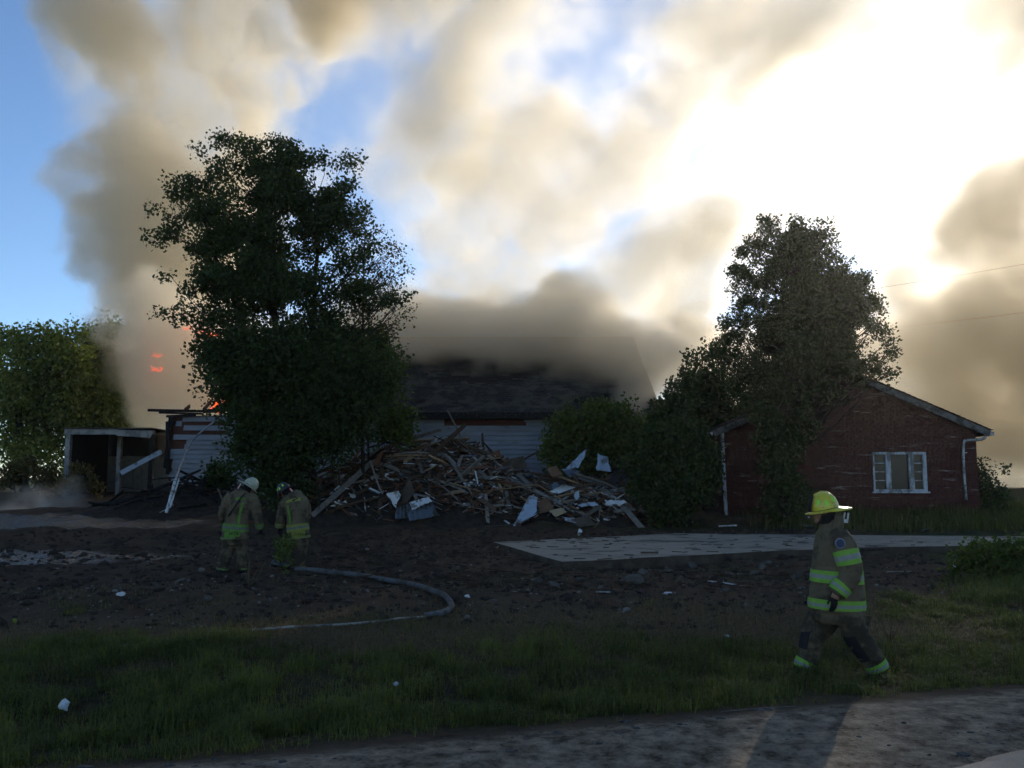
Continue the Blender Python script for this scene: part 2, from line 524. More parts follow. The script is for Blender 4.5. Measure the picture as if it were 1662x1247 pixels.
def masks(x, y):
    s = roadside(x, y)
    wob = 1.6 * noise2(x, y, 6, .45, 4)
    edge = 11.4 + np.clip((x - 1) * .30, -.2, 2.6)
    wob = wob * 1.9
    grass = sm(s + .7 * noise2(x, y, 7, 1.6, 4, .65), .05, .55) * (1 - sm(y + 2.0 * wob, edge - .8, edge + .5))
    straw = np.exp(-(((x + 1.6) / 1.5) ** 2 + ((y - 10.6) / .55) ** 2)) + .9 * np.exp(-(((x - 1.7) / 3.2) ** 2 + ((y - 11.9) / .9) ** 2)) + .42 * np.exp(-((y - 11.2) / 1.1) ** 2)
    straw = np.clip(straw * 1.3 + 1.6 * noise2(x, y, 8, .9, 4), 0, 1) * (1 - sm(y, 14, 15))
    wet = np.exp(-(((x + 11.5) / 4.2) ** 2 + ((y - 18.6) / 1.3) ** 2)) + np.exp(-(((x + 14) / 5) ** 2 + ((y - 25.5) / 1.2) ** 2))
    wet = sm(1.25 * wet + .9 * noise2(x, y * 2.2, 9, .55, 4, .6), .34, .58) * sm(-x, 3, 6)
    turf = sm(noise2(x, y, 10, .5, 4) * 1.3 + .55 * sm(x, 7, 12) + .5 * np.exp(-((y - 24.6) / .7) ** 2) * sm(x, -1, 2) - .05, .1, .4) * sm(y, 14, 17)
    turf = np.maximum(turf, sm(y, 36, 46))
    shoulder = sm(-s, -.15, .2)
    return grass, straw, wet, turf, shoulder

def build_ground():
    xs = np.concatenate([[-700, -400, -200, -120, -80, -60, -48], np.arange(-40, -16, .25), np.arange(-16, 16, .10), np.arange(16, 40, .25), [42, 50, 60, 80, 120, 200, 400, 700]])
    ys = np.concatenate([[-60, -20, -5, 0, 2.5], np.arange(4, 16, .075), np.arange(16, 34, .14), np.arange(34, 60, .8), [64, 70, 80, 100, 140, 200, 350, 600, 900]])
    X, Y = np.meshgrid(xs, ys, indexing='ij')
    Z = ground_z(X, Y)
    nx, ny = X.shape
    g, st, w, t, sh = masks(X.ravel(), Y.ravel())
    Zr = Z.ravel() - .03 * w * 0
    i = np.arange(nx * ny).reshape(nx, ny)
    q = np.stack([i[:-1, :-1], i[1:, :-1], i[1:, 1:], i[:-1, 1:]], -1).reshape(-1, 4)
    me = np_mesh('ground', np.stack([X.ravel(), Y.ravel(), Zr], -1), q, dict(grass=g, straw=st, wet=w, turf=t, shoulder=sh), smooth=True)
    m = bpy.data.materials.new('soil_and_turf')
    N, L = nodes_of(m)
    b = N['Principled BSDF']
    geo = N.new('ShaderNodeNewGeometry')
    def tex(scale, detail=8, rough=.65):
        n = N.new('ShaderNodeTexNoise'); n.inputs['Scale'].default_value = scale; n.inputs['Detail'].default_value = detail; n.inputs['Roughness'].default_value = rough
        L.new(geo.outputs['Position'], n.inputs['Vector']); return n
    def ramp(src, c0, c1, p0=.35, p1=.65):
        r = N.new('ShaderNodeValToRGB')
        r.color_ramp.elements[0].position = p0; r.color_ramp.elements[1].position = p1
        r.color_ramp.elements[0].color = (*c0, 1); r.color_ramp.elements[1].color = (*c1, 1)
        L.new(src.outputs[0], r.inputs[0]); return r
    def attr(n):
        a = N.new('ShaderNodeAttribute'); a.attribute_name = n; return a
    def mix(f, a, c):
        x = N.new('ShaderNodeMixRGB'); L.new(f, x.inputs[0]); L.new(a, x.inputs[1]); L.new(c, x.inputs[2]); return x.outputs[0]
    n1, n2, n3 = tex(1.2), tex(9.0), tex(26.0)
    soil = ramp(n2, (.036, .024, .015), (.105, .069, .044), .3, .72)
    soil2 = ramp(n1, (.026, .017, .010), (.135, .091, .058), .35, .75)
    base = N.new('ShaderNodeMixRGB'); base.inputs[0].default_value = .5
    L.new(soil.outputs[0], base.inputs[1]); L.new(soil2.outputs[0], base.inputs[2])
    c = base.outputs[0]
    turfc = ramp(n2, (.022, .026, .010), (.062, .064, .026))
    c = mix(attr('turf').outputs['Fac'], c, turfc.outputs[0])
    grassc = ramp(n2, (.026, .020, .010), (.062, .048, .024))
    c = mix(attr('grass').outputs['Fac'], c, grassc.outputs[0])
    strawc = ramp(n3, (.05, .036, .018), (.16, .115, .062))
    c = mix(attr('straw').outputs['Fac'], c, strawc.outputs[0])
    shc = ramp(tex(5.5, 14, .74), (.060, .044, .030), (.40, .315, .215), .38, .70)
    c = mix(attr('shoulder').outputs['Fac'], c, shc.outputs[0])
    L.new(c, b.inputs['Base Color'])
    mr = N.new('ShaderNodeMapRange'); mr.inputs[3].default_value = .92; mr.inputs[4].default_value = .22
    L.new(attr('wet').outputs['Fac'], mr.inputs[0]); L.new(mr.outputs[0], b.inputs['Roughness'])
    ms = N.new('ShaderNodeMapRange'); ms.inputs[3].default_value = .06; ms.inputs[4].default_value = .55
    L.new(attr('wet').outputs['Fac'], ms.inputs[0]); L.new(ms.outputs[0], b.inputs['Specular IOR Level'])
    bp = N.new('ShaderNodeBump'); bp.inputs['Strength'].default_value = .8; bp.inputs['Distance'].default_value = .03
    L.new(n3.outputs[0], bp.inputs['Height'])
    bp2 = N.new('ShaderNodeBump'); bp2.inputs['Strength'].default_value = .5; bp2.inputs['Distance'].default_value = .008
    L.new(tex(140, 4).outputs[0], bp2.inputs['Height']); L.new(bp.outputs[0], bp2.inputs['Normal'])
    L.new(bp2.outputs[0], b.inputs['Normal'])
    put('ground', me, m, label='dark churned soil and rough turf in front of the houses', kind='structure')

build_ground()

# asphalt of the road: its ragged edge runs beside the muddy shoulder
def build_road():
    e = Vector((7.1, 2.0, 0)).normalized(); n = Vector((-e.y, e.x, 0))
    o = Vector((-2.3, 6.0, 0))
    e0 = lambda t: max(-3.2, min(-.55, -1.66 + .19 * (t - 4.18)))
    vs, fs = [], []
    ts = np.concatenate([[-60, -30], np.arange(-10, 20, .1), [40, 120]])
    for t in ts:
        j = .10 * mnoise.noise(Vector((t * 1.1, 3.3, 0))) + .05 * mnoise.noise(Vector((t * 5, 1.3, 0)))
        for k, d in enumerate((e0(t) + j, e0(t) - .17 + j, -4.5, -9.0)):
            p = o + e * t + n * d
            z = 0.137 if k else 0.112
            vs.append((p.x, p.y, z + (.03 if k > 0 else 0)))
    for i in range(len(ts) - 1):
        for k in range(3):
            a = i * 4 + k
            fs.append((a, a + 1, a + 5, a + 4))
    me = bpy.data.meshes.new('road'); me.from_pydata(vs, [], fs); me.update()
    m = mat('wet_asphalt', (.11, .10, .085), .5, col2=(.19, .172, .145), scale=3, bump=.5, bscale=160, spec=.25)
    put('road', me, m, label='worn grey asphalt road beyond its muddy shoulder', kind='structure')
build_road()
# ------------------------------------------------------------------ red brick house on the right
M_RED = mat('red_painted_brick', (.054, .020, .017), .88, col2=(.084, .031, .026), scale=3.0, dirt=((.22, .19, .175), .055, 2.6), bump=.4, bscale=60, stretch=(.35, 1, 3.2))
M_MORTAR = mat('mortar', (.08, .04, .035), .95)
M_TRIM = mat('weathered_white_trim', (.42, .44, .46), .7, var=.2, scale=9, dirt=((.16, .15, .14), .3, 5), stretch=(1, 1, .4))
M_DULL = mat('grey_fascia', (.13, .125, .12), .8, dirt=((.05, .045, .04), .3, 4))
M_SHINGLE = mat('asphalt_shingle', (.032, .030, .029), .95, var=.45, scale=5, bump=.6, bscale=90, dirt=((.075, .066, .056), .3, 1.6))
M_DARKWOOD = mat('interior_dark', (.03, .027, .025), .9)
M_GLASS = bpy.data.materials.new('window_glass')
_N, _L = nodes_of(M_GLASS)
_b = _N['Principled BSDF']
_b.inputs['Base Color'].default_value = (.018, .020, .019, 1); _b.inputs['Roughness'].default_value = .18
_b.inputs['Specular IOR Level'].default_value = .25
M_METAL = mat('grey_metal', (.34, .35, .36), .45, metal=.6, dirt=((.12, .11, .10), .25, 6))

def at_plane(px, py, Y):
    p = at(px, py, Y)
    return p.x, p.z

YR = 27.0
def build_red_house():
    xl, _ = at_plane(1172, 770, YR); xr, _ = at_plane(1587, 770, YR)
    xe_l, ze = at_plane(1152, 694, YR); xe_r, ze = at_plane(1601, 699, YR)
    xa = (xe_l + xe_r) / 2
    za = at_plane(1376, 602, YR)[1]
    slope = (za - ze) / (xe_r - xa)
    zt = lambda x: za - slope * abs(x - xa) - .12
    z0 = .55
    root = thing('brick_house', 'low red brick house with peeling paint, front gable and a three part window', 'house', (xa, YR, gz(xa, YR)))
    wx0, wz1 = at_plane(1415, 734, YR); wx1, wz0 = at_plane(1505, 798, YR)
    DEPTH = 11.0
    # backing wall with the window opening
    mb = MB()
    y0, y1 = YR + .012, YR + .22
    fr = lambda poly: mb.prism([(x, y0, z) for x, z in poly], (0, y1 - y0, 0))
    fr([(xl, z0), (wx0, z0), (wx0, zt(wx0)), (xa, zt(xa)) if xa < wx0 else (wx0, zt(wx0)), (xl, zt(xl))] if xa < wx0 else [(xl, z0), (wx0, z0), (wx0, zt(wx0)), (xl, zt(xl))])
    fr([(wx1, z0), (xr, z0), (xr, zt(xr)), (wx1, zt(wx1))])
    fr([(wx0, z0), (wx1, z0), (wx1, wz0), (wx0, wz0)])
    fr([(wx0, wz1), (wx1, wz1), (wx1, zt(wx1)), (wx0, zt(wx0))])
    mb.box((xl, y1, z0), (xl + .2, YR + DEPTH, zt(xl))); mb.box((xr - .2, y1, z0), (xr, YR + DEPTH, zt(xr)))
    mb.prism([(xl + .2, YR + DEPTH - .2, z0), (xr - .2, YR + DEPTH - .2, z0), (xr - .2, YR + DEPTH - .2, zt(xr)), (xa, YR + DEPTH - .2, zt(xa)), (xl + .2, YR + DEPTH - .2, zt(xl))], (0, .2, 0))
    wall = put('wall', mb.build('wall'), M_MORTAR, root)
    # bricks laid in courses with open joints
    bl, bh, j = .205, .068, .009
    V, F = [], []
    rng = np.random.default_rng(3)
    row = 0
    z = z0
    while z < za:
        x = xl + (-(bl + j) / 2 if row % 2 else 0)
        while x < xr:
            a, c = max(x, xl), min(x + bl, xr)
            x += bl + j
            if c - a < .03:
                continue
            top = min(zt(a), zt(c))
            if z + bh > top:
                continue
            if z + bh > wz0 and z < wz1 and c > wx0 and a < wx1:
                if a < wx0 - .03:
                    c = wx0
                elif c > wx1 + .03:
                    a = wx1
                else:
                    continue
            o = float(rng.normal(0, .0025)) - .012
            b0 = len(V)
            for yy in (YR + o, YR + .014):
                V += [(a, yy, z), (c, yy, z), (c, yy, z + bh), (a, yy, z + bh)]
            F += [(b0, b0 + 1, b0 + 2, b0 + 3), (b0, b0 + 4, b0 + 5, b0 + 1), (b0 + 3, b0 + 2, b0 + 6, b0 + 7), (b0, b0 + 3, b0 + 7, b0 + 4), (b0 + 1, b0 + 5, b0 + 6, b0 + 2)]
        z += bh + j
        row += 1
    br = put('bricks', np_mesh('bricks', np.array(V), np.array(F)), M_RED, wall)
    br['kind'] = 'stuff'
    # roof: two slopes with shingle courses, rake boards and eaves
    for sgn, xe in ((-1, xe_l), (1, xe_r)):
        mb = MB()
        d = Vector((xe - xa, 0, ze - za)); ln = d.length; d.normalize()
        nrm = Vector((-d.z, 0, d.x)) * (1 if d.x > 0 else -1)
        nc = 26
        for k in range(nc):
            p0 = Vector((xa, 0, za)) + d * (ln * k / nc); p1 = Vector((xa, 0, za)) + d * (ln * (k + 1.15) / nc)
            lo, hi = .002, .016
            poly = [p0 + nrm * lo, p1 + nrm * (hi + .004), p1 + nrm * (lo + .002), p0 + nrm * (lo - .02)]
            jag = .012 * rng.normal()
            mb.prism([(p.x, YR - .34 + jag, p.z) for p in poly], (0, DEPTH + .7, 0))
        rf = put('roof', mb.build('roof'), M_SHINGLE, root)
        mb = MB()
        a = Vector((xa, YR - .30, za)) - nrm * .03; b = Vector((xe, YR - .30, ze)) - nrm * .03
        mb.prism([a, b, b - nrm * .19, a - nrm * .19 + Vector((0, 0, -.0))], (0, .028, 0))
        put('rake_board', mb.build('rake_board'), M_DULL, root)
        mb = MB()
        mb.prism([a + Vector((0, .03, 0)) - nrm * .012, b + Vector((0, .03, 0)) - nrm * .012, b + Vector((0, .03, 0)) - nrm * .03, a + Vector((0, .03, 0)) - nrm * .03], (0, DEPTH + .5, 0))
        put('soffit', mb.build('soffit'), M_DULL, root)
        mb = MB()
        mb.box((xe - .03 if sgn > 0 else xe - .09, YR - .27, ze - .17), (xe + .09 if sgn > 0 else xe + .03, YR + DEPTH, ze - .05))
        put('gutter', mb.build('gutter'), M_METAL, root)
    # curved downspout at the right corner, white corner pipe at the left
    mb = MB()
    pts = [at(1600, 704, YR - .2), at(1598, 711, YR - .2), at(1588, 714, YR - .18), at(1570, 715, YR - .12), at(1564, 720, YR - .08), at(1564, 760, YR - .08), at(1568, 812, YR - .08)]
    mb.tube(spline(pts, 5), .045, 10)
    ds = put('downspout', mb.build('downspout', True), M_METAL, root)
    for q in (735, 790):
        mb = MB(); c = at(1565, q, YR - .06); mb.box((c.x - .06, c.y - .075, c.z - .015), (c.x + .06, c.y + .05, c.z + .015))
        put('strap', mb.build('strap'), M_METAL, ds)
    mb = MB()
    mb.tube([at(1172, 697, YR - .12), at(1173, 730, YR - .11), at(1175, 770, YR - .10), at(1177, 810, YR - .11), at(1180, 846, YR - .2)], [.055, .055, .058, .055, .052], 8)
    pp = put('corner_pipe', mb.build('corner_pipe'), M_TRIM, root, label='white corner pipe, slightly bent, at the left end of the wall')
    for q in (726, 766):
        mb = MB(); c = at(1173.5, q, YR - .10); mb.box((c.x - .075, c.y - .07, c.z - .03), (c.x + .075, c.y + .09, c.z - .005))
        put('bracket', mb.build('bracket'), M_TRIM, pp)
    # three part window: narrow four-pane lights either side of one wide pane
    F_ = .07
    fy0, fy1 = YR - .045, YR + .06
    mb = MB()
    mb.box((wx0, fy0, wz1 - .075), (wx1, fy1, wz1)); mb.box((wx0, fy0, wz0), (wx1, fy1, wz0 + .07))
    s1, s2 = wx0 + .40 * 1.0, wx1 - .44
    for x, w in ((wx0, .05), (s1, .16), (s2 - .12, .16), (wx1 - .12, .12)):
        mb.box((x, fy0 - .004, wz0 + .07), (x + w, fy1 - .004, wz1 - .075))
    win = put('window', mb.build('window'), M_TRIM, root)
    mb = MB(); mb.box((wx0 - .05, YR - .10, wz0 - .05), (wx1 + .05, YR + .05, wz0 - .003))
    put('sill', mb.build('sill'), M_TRIM, win)
    ph = (wz1 - .075 - wz0 - .07)
    for a, c in ((wx0 + .05, s1), (s2 + .04, wx1 - .12)):
        for k in range(4):
            mb = MB(); mb.box((a + .012, YR + .02, wz0 + .07 + ph * k / 4 + .012), (c - .012, YR + .028, wz0 + .07 + ph * (k + 1) / 4 - .012))
            put('pane', mb.build('pane'), M_GLASS, win)
        for k in range(1, 4):
            mb = MB(); zz = wz0 + .07 + ph * k / 4; mb.box((a, fy0 + .02, zz - .012), (c, fy1 - .02, zz + .012))
            put('glazing_bar', mb.build('glazing_bar'), M_TRIM, win)
    mb = MB(); mb.box((s1 + .16, YR + .02, wz0 + .07), (s2 - .12, YR + .028, wz1 - .075))
    put('pane', mb.build('pane'), M_GLASS, win)
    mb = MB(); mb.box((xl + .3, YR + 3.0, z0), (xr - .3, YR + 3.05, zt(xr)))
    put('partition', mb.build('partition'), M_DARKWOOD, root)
    mb = MB(); mb.beam(Vector((xa + .9, YR + .4, zt(xa + .9) + .14)), Vector((xa + .9, YR + .4, zt(xa + .9) + .34)), .09, .09)
    put('vent_pipe', mb.build('vent_pipe'), M_METAL, root)
build_red_house()

# ------------------------------------------------------------------ burning white house
YW = 32.0
M_SIDING = mat('white_siding', (.20, .21, .23), .75, var=.16, scale=2.2, dirt=((.12, .12, .12), .03, 1.8), stretch=(.5, 1, 2))
M_SHEATH = mat('bare_sheathing', (.10, .042, .030), .9, col2=(.055, .026, .02), scale=4, stretch=(.4, 1, 3))
M_CHAR = mat('charred_wood', (.012, .011, .011), .85, var=.5, bump=.8, bscale=50, dirt=((.05, .047, .044), .15, 12))
def build_white_house():
    xl, zt = at_plane(278, 668, YW); xr, _ = at_plane(1052, 690, YW)
    ze = at_plane(760, 674, YW)[1]
    z0 = .8
    root = thing('white_house', 'burning white clapboard house with a big shingled roof behind the debris pile', 'house', ((xl + xr) / 2, YW, 1.0))
    mb = MB()
    mb.box((xl, YW + .02, z0), (xr, YW + .2, ze - .02))
    mb.box((xr - .2, YW + .2, z0), (xr, YW + 13, ze - .02)); mb.box((xl, YW + .2, z0), (xl + .2, YW + 13, ze - .9)); mb.box((xl + .2, YW + 12.8, z0), (xr - .2, YW + 13, ze - .02))
    put('wall', mb.build('wall'), M_SHEATH, root)
    rng = np.random.default_rng(5)
    ex = .172
    courses = int((ze - z0) / ex)
    seams_all = [at_plane(p, 700, YW)[0] for p in (400, 560, 686, 905)]
    gaps = [(285, 373, 684, 691), (270, 372, 701, 709), (718, 858, 676, 689), (262, 300, 718, 728)]
    for k in range(courses):
        za = z0 + k * ex
        zb = za + ex + .02
        xs = [xl] + [s + rng.uniform(-.03, .03) for s in seams_all] + [xr]
        spans = list(zip(xs[:-1], xs[1:]))
        out = []
        for a, b in spans:
            cut = [(a, b)]
            for g0, g1, gy0, gy1 in gaps:
                gx0, gzt = at_plane(g0, gy0, YW); gx1, gzb = at_plane(g1, gy1, YW)
                if gzb < za + ex * .5 < gzt:
                    nc = []
                    for c0, c1 in cut:
                        if gx1 <= c0 or gx0 >= c1:
                            nc.append((c0, c1)); continue
                        jl, jr = rng.uniform(-.25, .1, 2)
                        if gx0 + jl - c0 > .1:
                            nc.append((c0, gx0 + jl))
                        if c1 - gx1 - jr > .1:
                            nc.append((gx1 + jr, c1))
                    cut = nc
            out += cut
        for a, b in out:
            if a == xl:
                a = xl + abs(rng.normal(0, .12)) + (.35 if za > ze - .7 else 0)
            mb = MB()
            t = .006 * rng.normal()
            s0 = .012 * rng.normal() * (1 if rng.random() < .25 else .2)
            mb.add([(a + .003, YW - .062 + t * .3, za + s0), (b - .003, YW - .062 + t * .3, za), (b - .003, YW - .006, zb), (a + .003, YW - .006, zb + s0),
                    (a + .003, YW + .016, za + s0), (b - .003, YW + .016, za), (b - .003, YW + .016, zb), (a + .003, YW + .016, zb + s0)],
                   [(0, 1, 2, 3), (4, 7, 6, 5), (0, 4, 5, 1), (3, 2, 6, 7), (0, 3, 7, 4), (1, 5, 6, 2)])
            put('siding_board', mb.build('siding_board'), M_SIDING, root)
    # corner board between the two stretches of siding
    x, _ = at_plane(686, 690, YW)
    mb = MB(); mb.box((x - .05, YW - .09, z0), (x + .05, YW - .066, ze - .06))
    put('corner_board', mb.build('corner_board'), M_SIDING, root)
    # roof
    yr, zr = YW + 6.6, at_plane(800, 548, YW + 6.6)[1]
    xa, xb = at_plane(520, 600, YW + 3)[0], xr + .45
    ye, zee = YW - .45, ze + .10
    mb = MB()
    mb.prism([(xa, ye, zee - .05), (xa, yr, zr - .06), (xa, yr, zr - .22), (xa, ye, zee - .2)], (xb - xa, 0, 0))
    mb.prism([(xa, yr + .01, zr - .06), (xa, yr + 7, zee - .05), (xa, yr + 7, zee - .2), (xa, yr + .01, zr - .22)], (xb - xa, 0, 0))
    rf = put('roof', mb.build('roof'), M_CHAR, root)
    d = Vector((0, yr - ye, zr - zee)); ln = d.length; d.normalize(); nrm = Vector((0, -d.z, d.y))
    V, F = [], []
    exq = .155
    nrow = int(ln / exq)
    for r in range(nrow):
        x = xa - rng.uniform(0, .3)
        burnt = lambda xx: mnoise.noise(Vector((xx * .35, r * .07, 2))) + .06 * rng.normal() > .42
        while x < xb:
            w = rng.uniform(.22, .38)
            a, c = max(x, xa), min(x + w - .008, xb); x += w
            if c - a < .04 or burnt(a):
                continue
            o = Vector((0, ye, zee - .04))
            lift = abs(rng.normal(0, .006)) + (.05 if rng.random() < .02 else 0)
            p0 = o + d * (r * exq - rng.uniform(0, .018)) + nrm * (.018 + lift); p1 = o + d * ((r + 1.3) * exq) + nrm * .004
            q0 = p0 - nrm * .014
            b0 = len(V)
            V += [(a, p0.y, p0.z), (c, p0.y, p0.z), (c, p1.y, p1.z), (a, p1.y, p1.z), (a, q0.y, q0.z), (c, q0.y, q0.z)]
            F += [(b0, b0 + 1, b0 + 2, b0 + 3), (b0, b0 + 4, b0 + 5, b0 + 1)]
    shg = put('shingles', np_mesh('shingles', np.array(V), np.array(F)), M_SHINGLE, rf)
    shg['kind'] = 'stuff'
    mb = MB(); mb.box((xa, yr - .14, zr - .05), (xb, yr + .14, zr + .02)); put('ridge_cap', mb.build('ridge_cap'), M_SHINGLE, rf)
    mb = MB(); mb.box((xa, ye - .03, zee - .27), (xb, ye - .002, zee - .03)); put('fascia', mb.build('fascia'), M_CHAR, root)
    mb = MB(); mb.box((xa, ye, zee - .27), (xb, YW + .01, zee - .245)); put('soffit', mb.build('soffit'), M_CHAR, root)
    # gable at the right end
    mb = MB(); mb.prism([(xr - .2, YW + .2, ze - .02), (xr - .2, YW + 12.8, ze - .02), (xr - .2, yr, zr - .25)], (.19, 0, 0)); put('gable', mb.build('gable'), M_SIDING, root)
    # burnt left end: what is left of rafters, plates and studs
    for k in range(5):
        px = 300 + k * 30
        a = at(px, 666, YW - .2); b = at(px + 12, 666, YW + rng.uniform(2.5, 5.5)); b.z = a.z + (b.y - a.y) * .58 * rng.uniform(.1, .35)
        if k in (0, 2):
            b = a.lerp(b, .6)
        mb = MB(); mb.beam(a, b, .05, .15)
        put('rafter', mb.build('rafter'), M_CHAR, root)
    for p0, p1, w in (((240, 666), (348, 668), .10), ((258, 670), (330, 672), .07), ((270, 676), (318, 674), .09), ((330, 668), (400, 662), .14), ((345, 664), (372, 659), .10), ((372, 667), (420, 669), .12)):
        a, b = at(p0[0], p0[1], YW - .16 - rng.uniform(0, .12)), at(p1[0], p1[1], YW - .2)
        mb = MB(); mb.beam(a, b, .06, w)
        put('charred_plate', mb.build('charred_plate'), M_CHAR, root)
    for p0, p1 in (((272, 684), (272, 770)), ((277, 676), (268, 760)), ((283, 684), (276, 690))):
        mb = MB(); mb.beam(at(*p0, YW - .12), at(*p1, YW - .14), .12, .08, Vector((0, 1, 0))); put('charred_stud', mb.build('charred_stud'), M_CHAR, root)
build_white_house()

# ------------------------------------------------------------------ open shed on the far left
M_PALE = mat('dirty_white_paint', (.27, .26, .24), .8, dirt=((.14, .13, .12), .3, 3))
M_TAN = mat('tan_board', (.16, .145, .12), .85, var=.2)
def build_shed():
    Y = 36.0
    p = at(111, 790, Y)
    z0 = gz(p.x, Y) - .1
    root = thing('open_shed', 'low open shed with white posts and beam beside the burning house', 'shed', (p.x + 1.5, Y, z0))
    ztop = at(150, 697, Y).z
    for px, w, yy, m in ((110.5, .20, Y, M_PALE), (194, .17, Y + 1.6, M_PALE), (246, .17, Y, M_CHAR)):
        q = at(px, 740, yy); mb = MB(); mb.box((q.x - w / 2, yy - w / 2, z0), (q.x + w / 2, yy + w / 2, ztop - .22))
        put('post', mb.build('post'), m, root)
    xa, xb = at(107, 700, Y).x, at(251, 700, Y).x
    xm = at(192, 700, Y).x
    mb = MB(); mb.box((xa, Y - .12, ztop - .22), (xm, Y + .10, ztop)); put('beam', mb.build('beam'), M_PALE, root)
    mb = MB(); mb.add([(xm, Y - .14, ztop - .28), (xb - .1, Y - .14, ztop - .36), (xb, Y - .14, ztop - .06), (xm, Y - .14, ztop - .03)] + [(xm, Y + .1, ztop - .28), (xb - .1, Y + .1, ztop - .36), (xb, Y + .1, ztop - .06), (xm, Y + .1, ztop - .03)],
                      [(0, 1, 2, 3), (4, 7, 6, 5), (0, 4, 5, 1), (3, 2, 6, 7), (0, 3, 7, 4), (1, 5, 6, 2)])
    put('beam', mb.build('beam'), M_PALE, root, label='sagging right half of the white beam')
    mb = MB(); mb.box((xa - .05, Y - .2, ztop + .003), (xb - .1, Y + 4.2, ztop + .06)); put('roof', mb.build('roof'), M_SHINGLE, root)
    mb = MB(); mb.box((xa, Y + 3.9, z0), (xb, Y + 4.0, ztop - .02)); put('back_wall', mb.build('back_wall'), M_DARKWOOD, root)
    zp = at(160, 741, Y + 3.8).z
    n = 9
    for k in range(n):
        a, b = xa + (xb - xa) * k / n, xa + (xb - xa) * (k + 1) / n
        mb = MB(); mb.box((a + .006, Y + 3.8, z0), (b - .006, Y + 3.88, zp + .01 * (k % 3))); put('panel', mb.build('panel'), M_TAN, root)
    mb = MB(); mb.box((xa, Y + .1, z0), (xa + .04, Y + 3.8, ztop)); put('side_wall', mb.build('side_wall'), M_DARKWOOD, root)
build_shed()
# ------------------------------------------------------------------ trees, bushes, grass
M_BARK = mat('bark', (.030, .025, .020), .95, var=.4, scale=14, bump=1.0, bscale=30, stretch=(1, 1, .3))
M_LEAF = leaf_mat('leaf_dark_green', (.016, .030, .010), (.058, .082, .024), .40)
M_LEAF_B = leaf_mat('leaf_fresh_green', (.030, .050, .012), (.11, .135, .03), .45)
M_LEAF_FAR = leaf_mat('leaf_sunlit', (.07, .095, .025), (.30, .30, .09), .5)  # sunlight on the far trees is painted into this brighter leaf colour
M_LEAF_DRY = leaf_mat('leaf_dry', (.05, .045, .015), (.14, .11, .035), .4, (1.3, 1.3, .8))

def leaf_cards(centers, size, rng, droop=.3, out_dir=None, narrow=.42):
    """folded leaf blades: 4 vertices and 2 triangles each"""
    n = len(centers)
    d = rng.normal(size=(n, 3)).astype(np.float32)
    if out_dir is not None:
        d = d * .8 + out_dir * 1.0
    d[:, 2] -= droop
    d /= np.linalg.norm(d, axis=1, keepdims=True) + 1e-6
    r = rng.normal(size=(n, 3)).astype(np.float32)
    s = np.cross(d, r); s /= np.linalg.norm(s, axis=1, keepdims=True) + 1e-6
    nn = np.cross(s, d)
    L = (size * rng.uniform(.6, 1.3, (n, 1))).astype(np.float32)
    W = L * narrow * rng.uniform(.8, 1.2, (n, 1))
    a = centers; c = centers + d * L
    mid = centers + d * L * .45
    b1 = mid + s * W + nn * L * .12; b2 = mid - s * W + nn * L * .12
    V = np.stack([a, b1, c, b2], 1).reshape(-1, 3)
    i = np.arange(n)[:, None] * 4
    F = np.concatenate([i + np.array([[0, 1, 2]]), i + np.array([[0, 2, 3]])], 0)
    return V, F

def blob_points(blobs, n, rng, shell=.55, lump=.9, lump_amt=.9, seed=0):
    """points inside a union of ellipsoids (centre, radii), thinned by lumps of noise so the crown has clumps and gaps"""
    vol = np.array([r[0] * r[1] * r[2] for c, r in blobs]) ** .8
    cnt = rng.multinomial(int(n * 3.2), vol / vol.sum())
    out, od = [], []
    for (c, r), k in zip(blobs, cnt):
        u = rng.normal(size=(k, 3)); u /= np.linalg.norm(u, axis=1, keepdims=True)
        q = rng.random((k, 1)) ** (1 / 3 if shell <= 0 else (1 / (3 + 5 * shell)))
        bump = 1 + .22 * (lattice_noise((u * 2.2 + np.array(c)).astype(np.float32), 900 + seed, 1.1) - .5)[:, None] * 2
        p = np.array(c) + u * q * np.array(r) * bump
        out.append(p); od.append(u)
    P = np.concatenate(out).astype(np.float32); D = np.concatenate(od).astype(np.float32)
    ns = lattice_noise(P, 500 + seed, lump) * .65 + lattice_noise(P, 520 + seed, lump * 2.3) * .35
    keep = rng.random(len(P)) < np.clip((ns - .5 + .07) * 9 * lump_amt + (1 - lump_amt) * .5, 0.02, 1)
    P, D = P[keep], D[keep]
    o = rng.permutation(len(P))
    P, D = P[o], D[o]
    return P[:n], D[:n]

